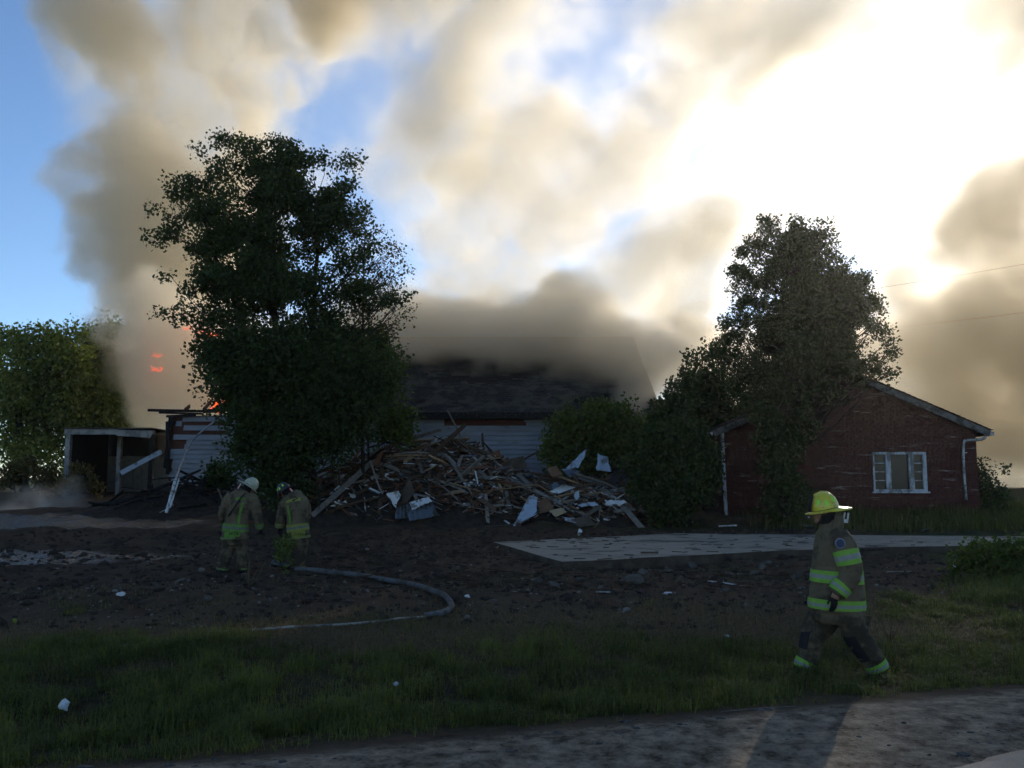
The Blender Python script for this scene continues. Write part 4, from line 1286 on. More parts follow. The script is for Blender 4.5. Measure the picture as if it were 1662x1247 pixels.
M_TIN = mat('pale_blue_sheet', (.30, .36, .43), .5, var=.18, scale=3, spec=.5, dirt=((.14, .13, .12), .22, 3))
M_TIN2 = mat('blue_grey_tin', (.10, .13, .17), .5, var=.3, scale=3, metal=.3, dirt=((.05, .045, .04), .3, 3))
M_WHITE = mat('white_sheet', (.55, .56, .56), .6, var=.12, scale=4, dirt=((.2, .18, .16), .2, 4))
M_PLY = mat('brown_panel', (.12, .062, .035), .85, col2=(.18, .10, .06), scale=3)
M_PLYT = mat('tan_panel', (.33, .24, .14), .85, var=.15, scale=3)
M_PLYD = mat('dull_brown_panel', (.07, .055, .042), .9, var=.25, scale=4)
def sheet(name, quad, m, label, cat, Y, amp=.05, fr=2.5, thick=.008, corr=0, n=12, curl=0.0, group=None):
    """a crumpled sheet with thickness; quad: four (px, py, dy) corners"""
    P = [at(q[0], q[1], Y + (q[2] if len(q) > 2 else 0)) for q in quad]
    nrm = (P[1] - P[0]).cross(P[3] - P[0]).normalized()
    c = (P[0] + P[1] + P[2] + P[3]) / 4
    V, F = [], []
    for side in (0, 1):
        for i in range(n + 1):
            for j in range(n + 1):
                u, v = i / n, j / n
                p = P[0] * (1 - u) * (1 - v) + P[1] * u * (1 - v) + P[2] * u * v + P[3] * (1 - u) * v
                q = p * fr
                d = amp * (mnoise.noise(q) + .5 * abs(mnoise.noise(q * 2.3)))
                if corr:
                    d += .02 * math.cos(u * corr * 2 * math.pi)
                d += curl * (v - .5) ** 2
                e = .05 * (mnoise.noise(q * 2 + Vector((5, 0, 0)))) if i in (0, n) or j in (0, n) else 0
                V.append(tuple(p + nrm * (d + side * thick) + (P[1] - P[0]).normalized() * e))
    s = (n + 1) ** 2
    for i in range(n):
        for j in range(n):
            a = i * (n + 1) + j
            f = (a, a + 1, a + n + 2, a + n + 1)
            F.append(f); F.append(tuple(s + k for k in f[::-1]))
    ring = [i * (n + 1) for i in range(n + 1)] + [n * (n + 1) + j for j in range(1, n + 1)] + [i * (n + 1) + n for i in range(n - 1, -1, -1)] + [j for j in range(n - 1, 0, -1)]
    for a, b in zip(ring, ring[1:] + ring[:1]):
        F.append((b, a, s + a, s + b))
    me = bpy.data.meshes.new(name); me.from_pydata([tuple(v) for v in V], [], F); me.update()
    bm = bmesh.new(); bm.from_mesh(me); bmesh.ops.recalc_face_normals(bm, faces=bm.faces); bm.to_mesh(me); bm.free()
    return put(name, me, m, label=label, cat=cat, loc=c, group=group)

sheet('metal_sheet', [(832, 856), (872, 836), (873, 806, .5), (858, 806, .5)], M_TIN, 'large pale blue sheet leaning on the front of the debris pile', 'sheet', 25.0, .06)
sheet('metal_sheet', [(642, 824), (664, 818), (664, 842), (641, 842)], M_TIN2, 'small ribbed blue grey sheet left of the folded white sheet', 'sheet', 25.3, .02, corr=4)
sheet('metal_sheet', [(661, 822), (698, 808), (714, 836, -.2), (664, 844, -.2)], M_TIN2, 'ribbed blue grey sheet folded over at the pile front', 'sheet', 25.2, .03, corr=6, curl=.2)
sheet('metal_sheet', [(662, 816), (696, 806), (700, 814, -.2), (668, 828, -.2)], M_WHITE, 'white turned up edge on top of the ribbed sheet', 'sheet', 25.15, .02, corr=5)
sheet('plaster_board', [(628, 801), (646, 797), (652, 804), (641, 825)], M_WHITE, 'torn white board standing left of the ribbed sheet', 'board', 25.4, .01)
sheet('tarp_sheet', [(912, 766), (938, 760), (954, 731, .4), (944, 736, .4)], M_TIN, 'pale blue sheet draped up to a point near the vines', 'sheet', 27.6, .12, 4)
sheet('tarp_sheet', [(968, 764), (992, 766), (985, 742, .3), (971, 737, .3)], M_TIN, 'blue triangular sheet hanging right of the pointed sheet', 'sheet', 27.8, .06, 3)
sheet('tarp_sheet', [(915, 764), (938, 760), (942, 770, -.3), (925, 775, -.3)], M_TIN2, 'crumpled blue grey sheet lying below the pointed sheet', 'sheet', 27.4, .10, 5)
sheet('plaster_board', [(892, 798), (915, 786), (935, 791, .4), (908, 801)], M_WHITE, 'white panel lying flat on the middle of the pile', 'panel', 26.2, .03)
sheet('metal_sheet', [(888, 787), (905, 783), (908, 793), (896, 796)], M_TIN2, 'bent dark tin behind the flat white panel', 'sheet', 26.4, .06)
sheet('paper_sheet', [(930, 803), (940, 795), (941, 806), (936, 812)], M_TIN, 'small pale blue scrap standing right of the flat panel', 'scrap', 26.0, .04)
sheet('metal_sheet', [(930, 816), (966, 814), (970, 820, -.2), (938, 822, -.2)], M_TIN, 'crumpled pale strip of sheet right of the tan panel', 'sheet', 25.7, .10, 6)
sheet('metal_sheet', [(980, 812), (1012, 812), (1018, 818, -.2), (984, 818, -.2)], M_WHITE, 'crumpled white sheet at the right end of the pile', 'sheet', 25.8, .08, 6)
sheet('panel', [(890, 829), (912, 824), (920, 831, -.2), (902, 839, -.3)], M_PLYT, 'light tan panel lying below the flat white panel', 'panel', 25.2, .01)
sheet('panel', [(783, 739), (810, 731), (816, 742, .2), (788, 748, -.2)], M_PLY, 'red brown panel on top of the pile before the siding', 'panel', 28.2, .01)
sheet('panel', [(812, 748), (850, 740), (856, 760, .1), (815, 762, -.1)], M_PLYD, 'dull brown panel propped on top of the pile', 'panel', 28.1, .01)
sheet('panel', [(888, 760), (903, 756), (914, 770, -.2), (895, 774, -.3)], M_PLY, 'brown broken panel left of the pointed sheet', 'panel', 27.3, .02)
sheet('panel', [(872, 816), (892, 806), (898, 828, -.2), (876, 834, -.2)], M_PLY, 'rust brown panel behind the large leaning sheet', 'panel', 25.6, .02)
sheet('panel', [(925, 844), (955, 836), (968, 852, -.2), (940, 856, -.2)], M_PLYD, 'brown cardboard like panel at the foot of the pile', 'panel', 24.9, .03)
sheet('panel', [(654, 795), (666, 775, .2), (672, 800), (652, 828)], M_PLYD, 'dark brown board standing right of the torn white board', 'panel', 25.7, .02)
sheet('metal_sheet', [(645, 765), (690, 778), (740, 790), (650, 772)], M_TIN2, 'long dark blue corrugated strip across the pile', 'sheet', 26.6, .03, corr=2)
sheet('metal_sheet', [(650, 772), (725, 784), (735, 793, -.2), (668, 778, -.2)], M_TIN2, 'second dark corrugated strip below the first', 'sheet', 26.3, .03, corr=2)
sheet('metal_sheet', [(912, 838), (938, 842), (936, 848, -.2), (920, 846, -.2)], M_TIN, 'pale blue scrap below the tan panel', 'scrap', 25.0, .05, 6)

def stick(name, pts, r, m, label, cat, Y, flat=1.0, n=6, group=None):
    P = [at(p[0], p[1], Y + (p[2] if len(p) > 2 else 0)) for p in pts]
    mb = MB()
    mb.tube(P if len(P) < 3 else [Vector(v) for v in spline(P, 5)], r, n, flat=flat)
    return put(name, mb.build(name, True), m, label=label, cat=cat, loc=P[0], group=group)
M_POLE = WOODS[1][1]
stick('pole', [(601, 748), (612, 782), (621, 802, -.3)], .028, M_POLE, 'thin pale pole leaning on the left side of the pile', 'pole', 26.0)
sheet('plank', [(606, 752), (618, 732), (622, 734), (612, 758)], WOODS[2][1], 'red brown plank standing up on the left of the pile', 'plank', 26.8, .01, thick=.04)
stick('plank', [(742, 727), (759, 713)], .06, WOODS[0][1], 'dark stump of plank sticking up before the siding', 'plank', 28.3, .4, 4)
stick('plank', [(757, 721), (776, 738)], .05, WOODS[1][1], 'pale stub of plank leaning down before the siding', 'plank', 28.1, .4, 4)
stick('plank', [(735, 815), (770, 824), (815, 833)], .035, WOODS[1][1], 'long pale plank lying along the lower front of the pile', 'plank', 25.2, .5, 4)
stick('plank', [(716, 803), (790, 797), (872, 787)], .05, WOODS[4][1], 'long tan plank across the middle of the pile', 'plank', 25.9, .5, 4)
stick('plank', [(730, 784), (780, 798)], .05, WOODS[4][1], 'short pale plank sloping down over the long tan plank', 'plank', 25.8, .5, 4)
stick('plank', [(935, 770), (962, 778), (985, 786)], .07, WOODS[1][1], 'thick weathered plank below the hanging blue sheet', 'plank', 26.6, .6, 4)
stick('plank', [(998, 811), (1032, 792)], .06, WOODS[3][1], 'white plank pointing up right at the pile end', 'plank', 25.9, .4, 4)
stick('plank', [(976, 800), (1010, 812)], .05, WOODS[3][1], 'white plank crossing the one that points up right', 'plank', 25.9, .4, 4)
stick('plank', [(1005, 780), (1022, 795)], .06, WOODS[2][1], 'red brown plank leaning at the right end of the pile', 'plank', 26.2, .5, 4)
stick('plank', [(790, 855), (850, 846), (905, 800)], .012, WOODS[1][1], 'thin bent lath at the lower front of the pile', 'lath', 25.0, 1, 5)
stick('plank', [(962, 860), (972, 847)], .03, WOODS[4][1], 'short tan stick standing at the foot of the pile', 'stick', 24.8, .5, 4)
stick('metal_strip', [(682, 734), (690, 722), (712, 716), (722, 710), (730, 711)], .05, M_TIN, 'twisted pale metal strip on the crest of the pile', 'strip', 28.0, .35)
stick('metal_strip', [(684, 732), (696, 736), (707, 740)], .06, M_TIN, 'short twisted metal strip under the longer one', 'strip', 27.9, .35)
stick('metal_strip', [(745, 768), (790, 766), (830, 756, .3)], .045, M_TIN2, 'crumpled metal strip along the upper part of the pile', 'strip', 27.0, .4)

# white perforated rack at the left of the heap
def build_rack():
    Y = 25.6
    root = thing('plastic_rack', 'white perforated plastic rack thrown on the left of the pile', 'rack', at(545, 825, Y))
    a, b = at(527, 826, Y), at(562, 814, Y)
    d = (b - a); up = Vector((0, -.25, 1)).normalized()
    mb = MB()
    mb.beam(a, b, .03, .06, mi=0)
    put('rail', mb.build('rail'), M_WHITE, root)
    mb = MB(); mb.beam(a + d * .3 - up * .14, b - up * .10, .03, .06); put('rail', mb.build('rail'), M_WHITE, root)
    for k in range(6):
        t = .34 + k * .13
        mb = MB(); mb.beam(a + d * t - up * .13, a + d * t - up * .015, .05, .06, Vector((0, 1, 0))); put('divider', mb.build('divider'), M_WHITE, root)
    for k in range(2):
        t = .5 + k * .16
        mb = MB(); mb.beam(a + d * t, a + d * t + up * .12, .05, .05, Vector((0, 1, 0))); put('peg', mb.build('peg'), M_WHITE, root)
build_rack()
def lump_mesh(name, r, seed, sub=2, sq=(1, 1, .7)):
    bm = bmesh.new(); bmesh.ops.create_icosphere(bm, subdivisions=sub, radius=1)
    rng = random.Random(seed)
    off = Vector((rng.random() * 50, rng.random() * 50, 0))
    for v in bm.verts:
        k = 1 + .35 * mnoise.noise(v.co * 1.2 + off) + .18 * mnoise.noise(v.co * 3 + off)
        v.co = Vector((v.co.x * sq[0], v.co.y * sq[1], v.co.z * sq[2])) * k * r
    # cut a few flat faces
    for _ in range(4):
        n = Vector((rng.gauss(0, 1), rng.gauss(0, 1), rng.gauss(0, .6))).normalized()
        d = r * rng.uniform(.5, .72)
        for v in bm.verts:
            e = v.co.dot(n) - d
            if e > 0:
                v.co -= n * e
    me = bpy.data.meshes.new(name); bm.to_mesh(me); bm.free()
    return me
o = put('bottle', lump_mesh('bottle', .09, 3), M_WHITE, label='small round white lump above the perforated rack', cat='scrap'); o.location = at(573, 805, 25.6)

# fallen beam and bent downspout by the charred left end
def fallen():
    mb = MB(); mb.beam(at(196, 768, 30.2), at(262, 733, 30.8), .10, .16)
    put('fallen_beam', mb.build('fallen_beam'), M_TIN, label='pale blue beam fallen at a slant left of the burnt wall', cat='beam', loc=at(196, 768, 30.2))
    mb = MB()
    P = [at(*p) for p in ((366, 672, 31.7), (338, 692, 31.5), (312, 716, 31.2), (298, 745, 29.4), (288, 770, 27.4), (285, 780, 26.7))]
    P = [Vector(v) for v in spline(P, 6)]
    mb.tube(P, .055, 8, flat=.6)
    g = put('bent_gutter', mb.build('bent_gutter', True), M_METAL, label='bent gutter pipe curving down before the burnt white wall', cat='gutter', loc=P[-1])
    mb = MB(); mb.tube([at(285, 778, 26.2), at(270, 832, 25.3)], .045, 6, flat=.7)
    put('white_post', mb.build('white_post'), M_WHITE, label='thin white post leaning under the end of the bent gutter', cat='post', loc=at(270, 832, 25.3))
    mb = MB(); mb.tube([at(291, 776, 26.3), at(276, 824, 25.4)], .026, 6, flat=.7)
    put('white_post', mb.build('white_post'), M_WHITE, label='thinner white lath beside the leaning white post', cat='lath', loc=at(276, 824, 25.4))
fallen()

# ------------------------------------------------------------------ chunks of concrete and stones below the slab
M_STONE = mat('broken_concrete', (.042, .036, .030), .95, col2=(.095, .083, .070), scale=8, bump=.6, obj_random=.4)
def spot(px):
    for lim, w in ((260, 'left of both bending firefighters'), (340, 'just left of the cream helmet man'), (440, 'below the cream helmet man'), (540, 'below the start of the hose'), (700, 'inside the hose bend'),
                   (900, 'before the left corner of the slab'), (960, 'below the front corner of the slab'), (1030, 'below the slab front left half'), (1110, 'below the slab front middle'), (1200, 'left of the pale lath'), (1270, 'above the pale lath'), (9e9, 'beside the walking firefighter')):
        if px < lim:
            return w

def stones():
    rng = random.Random(5)
    vs = [lump_mesh('concrete_chunk', 1, 50 + k, 2, (1, .75, .45)) for k in range(6)]
    for v in vs:
        v.materials.append(M_STONE)
    n = tries = 0
    while n < 46:
        px, py = rng.uniform(860, 1320), rng.gauss(938, 16)
        if rng.random() < .25:
            px, py = rng.uniform(180, 640), rng.gauss(968, 14)
        if py < 915 or py > 995:
            continue
        r = min(.24 if px > 700 else .11, rng.lognormvariate(-2.45, .5))
        if px > 700:
            text = f"{'small' if r < .07 else 'fist sized' if r < .11 else 'large'} grey concrete chunk {'high' if py < 932 else 'halfway' if py < 948 else 'low'} on the bank, {spot(px)}"
        else:
            text = f"{'small' if r < .07 else 'larger'} grey stone {'nearer the grass' if py > 970 else 'further up the soil'}, {spot(px)}"
        tries += 1
        if text in USED and tries < 900:
            continue
        USED.add(text)
        p = on_ground(px, py)
        o = bpy.data.objects.new('concrete_chunk', vs[n % 6]); COL.objects.link(o)
        o.scale = (r, r * rng.uniform(.7, 1.2), r * rng.uniform(.6, 1.2)); o.rotation_euler = (rng.uniform(-.5, .5), rng.uniform(-.5, .5), rng.uniform(0, 6.3))
        o.location = p + Vector((0, 0, r * .2))
        if px > 700:
            tag(o, text, 'concrete chunk', 'chunks of concrete below the slab')
        else:
            tag(o, text, 'stone', 'stones on the dark soil')
            o.name = 'stone'
        n += 1
    # countless clods and small litter
    r2 = np.random.default_rng(8)
    base = [np.array([v.co[:] for v in lump_mesh('x', 1, k, 1, (1, .8, .6)).vertices]) for k in range(4)]
    tri = np.array([p.vertices[:] for p in lump_mesh('x', 1, 0, 1).polygons])
    def clods(name, n, area, rs, m, label):
        V, F = [], []
        x = r2.uniform(area[0], area[1], n); y = r2.uniform(area[2], area[3], n)
        g, st, w, t, sh = masks(x, y)
        ok = (g < .35) & (roadside(x, y) > .3)
        x, y = x[ok], y[ok]
        z = ground_z(x, y)
        rr = np.exp(r2.normal(math.log(rs), .55, len(x)))
        for k in range(len(x)):
            a = r2.uniform(0, 6.28); c, s = math.cos(a), math.sin(a)
            q = base[k % 4] * np.array([rr[k], rr[k] * r2.uniform(.6, 1.2), rr[k] * r2.uniform(.5, 1.1)])
            q = q @ np.array([[c, s, 0], [-s, c, 0], [0, 0, 1]])
            V.append(q + np.array([x[k], y[k], z[k] + rr[k] * .1])); F.append(tri + len(q) * k)
        put(name, np_mesh(name, np.concatenate(V), np.concatenate(F)), m, label=label, kind='stuff')
    M_CLOD = mat('soil_clods', (.020, .015, .012), .95, col2=(.055, .042, .032), scale=9, bump=.8)
    clods('clods', 7000, (-13, 9, 11.5, 24), .035, M_CLOD, 'dark clods of churned soil before the debris pile')
    clods('pebbles', 1500, (-9, 9, 11.5, 20), .016, mat('pale_pebbles', (.16, .15, .135), .9, var=.5, scale=3), 'small pale stones and flakes strewn over the soil')
    # shoulder grit
    n = 6500
    t = r2.uniform(-4, 14, n); d = r2.uniform(-1.7, .15, n)
    e = np.array([7.1, 2.0]) / 7.38; nn = np.array([-2.0, 7.1]) / 7.38
    x = -2.3 + e[0] * t + nn[0] * d; y = 6 + e[1] * t + nn[1] * d
    ok = r2.random(n) < np.clip(.35 + 2 * noise2(x, y, 60, .9, 3), 0, 1)
    x, y = x[ok], y[ok]; z = ground_z(x, y)
    V, F = [], []
    for k in range(len(x)):
        r = math.exp(r2.normal(math.log(.007), .65))
        V.append(base[k % 4] * np.array([r * 1.4, r, r * .8]) + np.array([x[k], y[k], z[k]])); F.append(tri + len(base[0]) * k)
    put('grit', np_mesh('grit', np.concatenate(V), np.concatenate(F)), mat('road_grit', (.035, .03, .026), .9, col2=(.13, .115, .10), scale=20), label='dark grit and mud crumbs on the road shoulder', kind='stuff')
    # bits of board, lath and siding too small to pick apart, over the whole heap
    r3 = random.Random(4)
    for nm, cm, cnt, lab in (('brown_fragments', WOODS[0][1], 1100, 'dark brown splinters all over the debris pile'), ('grey_fragments', WOODS[1][1], 520, 'weathered grey splinters all over the debris pile'),
                             ('white_fragments', M_WHITE, 200, 'small white scraps all over the debris pile'), ('rusty_fragments', WOODS[2][1], 420, 'red brown splinters all over the debris pile'), ('blue_fragments', M_TIN2, 120, 'small blue grey scraps of tin over the debris pile')):
        mb = MB()
        for _ in range(cnt):
            y = r3.uniform(25.2, 29.6); x = at(r3.gauss(770, 170) if r3.random() < .8 else r3.uniform(480, 1070), 780, y).x
            z = hz(x, y)
            if z < gz(x, y) + .03:
                continue
            L, w = r3.uniform(.10, .75), r3.uniform(.02, .09)
            ya, pi_ = r3.gauss(0, .9), r3.gauss(0, .4)
            M = Matrix.Translation((x, y, z + r3.uniform(-.02, .12))) @ Matrix.Rotation(ya, 4, 'Z') @ Matrix.Rotation(pi_, 4, 'Y') @ Matrix.Rotation(r3.gauss(0, .7), 4, 'X')
            mb.box((-L / 2, -w / 2, -.008), (L / 2, w / 2, .012), M=M)
        put(nm, mb.build(nm), cm, label=lab, kind='stuff')
    # flakes of wood and bark on the slab and round the pile
    V, F = [], []
    cnt = 0
    for _ in range(900):
        if r2.random() < .12:
            i, j = r2.random(2)
            a = SLAB[0].lerp(SLAB[8], i); b = SLAB[1].lerp(SLAB[5], i)
            p = a.lerp(b, j) + Vector((0, 0, .012))
        else:
            p = on_ground(r2.uniform(450, 1300), r2.uniform(862, 960)) + Vector((0, 0, .02))
        L, w, h = r2.uniform(.05, .28), r2.uniform(.015, .06), .012
        a = r2.normal(0, .5); c, s = math.cos(a), math.sin(a)
        for zz in (0, h):
            for u, v in ((-1, -1), (1, -1), (.8, 1), (-.9, 1)):
                V.append((p.x + c * u * L / 2 - s * v * w / 2, p.y + s * u * L / 2 + c * v * w / 2, p.z + zz))
        k = cnt * 8
        F += [(k + 4, k + 5, k + 6, k + 7), (k, k + 1, k + 5, k + 4), (k + 1, k + 2, k + 6, k + 5), (k + 2, k + 3, k + 7, k + 6), (k + 3, k, k + 4, k + 7)]
        cnt += 1
    put('splinters', np_mesh('splinters', np.array(V), np.array(F)), WOODS[0][1], label='dark splinters strewn over the slab and soil', kind='stuff')
stones()
# ------------------------------------------------------------------ firefighters
M_SKIN = mat('skin', (.30, .17, .11), .6, var=.1)
M_HOOD = mat('dark_hood', (.012, .012, .014), .9)
M_COAT = mat('turnout_tan', (.10, .077, .047), .9, col2=(.145, .112, .07), scale=5, bump=.35, bscale=60, dirt=((.055, .043, .03), .25, 4))
M_PANTS = mat('turnout_trousers', (.088, .067, .042), .9, col2=(.125, .096, .06), scale=5, bump=.35, bscale=60, dirt=((.04, .032, .022), .35, 4))
M_LIME = mat('lime_trim', (.18, .36, .05), .6, var=.1, scale=20)
M_YELLOW_TRIM = mat('yellow_trim', (.19, .20, .04), .6, var=.12, scale=20)
M_LIME2 = mat('lime_trim_shaded', (.10, .20, .035), .7, var=.25, scale=14)  # duller lime: deep shade on the bending pair painted into the colour
M_SILVER2 = mat('silver_tape_shaded', (.12, .13, .11), .6, var=.25, scale=14)  # tape for the same pair, their shade painted in as darker silver
M_SILVER = mat('silver_tape', (.23, .24, .215), .4, var=.1, scale=20)
M_BLACK = mat('black_rubber', (.012, .012, .013), .6)
M_KNEE = mat('knee_leather', (.014, .014, .018), .7)
M_HELM_Y = mat('yellow_helmet', (.55, .47, .035), .28, var=.06, spec=.5, dirt=((.20, .16, .03), .18, 9))
M_HELM_W = mat('cream_helmet', (.38, .37, .26), .3, var=.05, spec=.5, dirt=((.3, .28, .2), .18, 9))
M_HELM_B = mat('black_helmet', (.015, .016, .017), .35, spec=.5)
M_STICK = mat('lime_sticker', (.36, .75, .08), .5, var=.05)
M_CLEAR = mat('pale_plastic', (.55, .55, .53), .3)
M_REDW = mat('red_reflector', (.55, .05, .04), .5)
M_PATCH = mat('blue_patch', (.06, .075, .13), .8)
M_PRING = mat('patch_rim', (.22, .25, .32), .8)
M_LET = mat('lettering_dark', (.015, .018, .012), .8)

YAX = Vector((0, 1, 0))
class Fig:
    def __init__(s, root, Y):
        s.root, s.Y, s.k = root, Y, mpp(Y)
    def p(s, px, py, dy=0.0):
        return at(px, py, s.Y + dy)
    def nodes(s, lst):
        """(px, py, half width px, half depth m, dy)"""
        return [tuple(s.p(n[0], n[1], n[4] if len(n) > 4 else 0)) + (n[2] * s.k, n[3]) for n in lst]

def ring_frame(P, i):
    d = (Vector(P[min(i + 1, len(P) - 1)][:3]) - Vector(P[max(i - 1, 0)][:3])).normalized()
    v = (YAX - d * YAX.dot(d)).normalized()
    u = d.cross(v)
    if u.x < 0:
        u = -u
    return u, v

def loft(mb, nodes, n=20, k=5, t0=0.0, t1=1.0, a0=0.0, a1=2 * math.pi, grow=0.0, cap=True, mi=0):
    """elliptic loft through nodes (x, y, z, ru, rv); part of it in t and angle when asked"""
    S = spline(nodes, k)
    m = len(S) - 1
    full = abs(a1 - a0) > 6.2
    if t0 > 0 or t1 < 1:
        f = lambda t: S[min(m - 1, int(t * m))] * (1 - (t * m - min(m - 1, int(t * m)))) + S[min(m - 1, int(t * m)) + 1] * (t * m - min(m - 1, int(t * m)))
        cnt = max(3, int((t1 - t0) * m) + 2)
        fr = [ring_frame([tuple(f(max(0, t - .02))), tuple(f(t)), tuple(f(min(1, t + .02)))], 1) for t in np.linspace(t0, t1, cnt)]
        Q = [f(t) for t in np.linspace(t0, t1, cnt)]
    else:
        Q = S
        fr = [ring_frame([tuple(q) for q in S], i) for i in range(len(S))]
    b = len(mb.v)
    na = n if full else n + 1
    for q, (u, v) in zip(Q, fr):
        for j in range(na):
            a = a0 + (a1 - a0) * j / n
            c, s_ = math.cos(a), math.sin(a)
            mb.v.append(tuple(Vector(q[:3]) + u * (c * (q[3] + grow)) + v * (s_ * (q[4] + grow))))
    for i in range(len(Q) - 1):
        for j in range(n if full else n):
            j2 = (j + 1) % na
            if not full and j + 1 >= na:
                continue
            mb.f.append((b + i * na + j, b + i * na + j2, b + (i + 1) * na + j2, b + (i + 1) * na + j)); mb.m.append(mi)
    if cap and full:
        mb.f.append(tuple(b + j for j in range(na))[::-1]); mb.m.append(mi)
        mb.f.append(tuple(b + (len(Q) - 1) * na + j for j in range(na))); mb.m.append(mi)
    return Q

def fuse(name, mb, m, parent, voxel=.012, smooth=4, folds=0.0, ffreq=9.0, seed=0, fdir=(1, 1, 1.8)):
    """weld overlapping lofts into one continuous skin and crease it like cloth"""
    me0 = mb.build(name)
    o = bpy.data.objects.new(name, me0); COL.objects.link(o)
    r = o.modifiers.new('weld', 'REMESH'); r.mode = 'VOXEL'; r.voxel_size = voxel
    s = o.modifiers.new('relax', 'SMOOTH'); s.factor = .5; s.iterations = smooth
    dg = bpy.context.evaluated_depsgraph_get()
    me = bpy.data.meshes.new_from_object(o.evaluated_get(dg))
    bpy.data.objects.remove(o); bpy.data.meshes.remove(me0)
    me.name = name
    if folds:
        n = len(me.vertices)
        co = np.empty(n * 3, np.float32); me.vertices.foreach_get('co', co); co = co.reshape(-1, 3)
        no = np.empty(n * 3, np.float32); me.vertex_normals.foreach_get('vector', no); no = no.reshape(-1, 3)
        q = co * np.array(fdir, np.float32)
        w = fbm(q, 800 + seed, .5, 2) * 6
        rid = 1 - np.abs(2 * lattice_noise(q + w[:, None] * .12, 820 + seed, ffreq) - 1)
        low = lattice_noise(co, 830 + seed, 4.0) - .5
        co = co + no * ((rid - .6) * folds + low * folds * 1.6)[:, None]
        me.vertices.foreach_set('co', co.astype(np.float32).ravel())
    me.polygons.foreach_set('use_smooth', [True] * len(me.polygons))
    me.update()
    return put(name, me, m, parent)

def bands(fig, nodes, t0, t1, label=None, grow=.012, mats=None, a0=0.0, a1=2 * math.pi):
    """lime - silver - lime tape round a sleeve, a leg or the coat"""
    mb = MB()
    d = (t1 - t0) / 3
    for i in range(3):
        loft(mb, nodes, 28, 8, t0 + i * d, t0 + (i + 1) * d, a0, a1, grow + (.002 if i == 1 else 0), cap=False, mi=1 if i == 1 else 0)
    return put('reflective_band', mb.build('reflective_band', True), list(mats or (M_LIME, M_SILVER)), fig.root)

def hand(mb, wrist, tip_dir, thumb_dir, size=.19, curl=.5):
    """palm, four unequal bent fingers and a thumb leaving the side of the palm"""
    d = Vector(tip_dir).normalized(); t = Vector(thumb_dir); t = (t - d * t.dot(d)).normalized(); nrm = d.cross(t)
    w = Vector(wrist)
    pl = size * .52
    loft_nodes = []
    for f, a in ((-.1, .55), (.15, .9), (.55, 1.0), (.9, .98), (1.05, .8)):
        loft_nodes.append((w + d * pl * f, size * .215 * a, size * .085 * (1.15 - .2 * f)))
    b = len(mb.v); n = 12
    for c, ra, rb in loft_nodes:
        for j in range(n):
            a = 2 * math.pi * j / n
            mb.v.append(tuple(c + t * math.cos(a) * ra + nrm * math.sin(a) * rb))
    for i in range(len(loft_nodes) - 1):
        for j in range(n):
            mb.f.append((b + i * n + j, b + i * n + (j + 1) % n, b + (i + 1) * n + (j + 1) % n, b + (i + 1) * n + j)); mb.m.append(0)
    mb.f.append(tuple(b + j for j in range(n))[::-1]); mb.m.append(0); mb.f.append(tuple(b + (len(loft_nodes) - 1) * n + j for j in range(n))); mb.m.append(0)
    for k, (off, ln) in enumerate(((.72, .42), (.25, .48), (-.24, .45), (-.70, .35))):
        p0 = w + d * pl * .9 + t * size * .2 * off
        c1, c2 = curl * .7, curl * 1.6
        d1 = d * math.cos(c1) + nrm * math.sin(c1); d2 = d * math.cos(c2) + nrm * math.sin(c2)
        p1 = p0 + d1 * size * ln * .5; p2 = p1 + d2 * size * ln * .5
        mb.tube([p0 - d * size * .05, p0, p1, p2, p2 + d2 * size * .02], [size * .055, size * .058, size * .054, size * .046, size * .02], 8)
    p0 = w + d * pl * .3 + t * size * .17
    d1 = (d * .75 + t * .65).normalized(); d2 = (d * .95 + t * .1 + nrm * .3).normalized()
    p1 = p0 + d1 * size * .24; p2 = p1 + d2 * size * .18
    mb.tube([p0 - d1 * size * .06, p0, p1, p2, p2 + d2 * size * .02], [size * .062, size * .068, size * .06, size * .05, size * .022], 8)

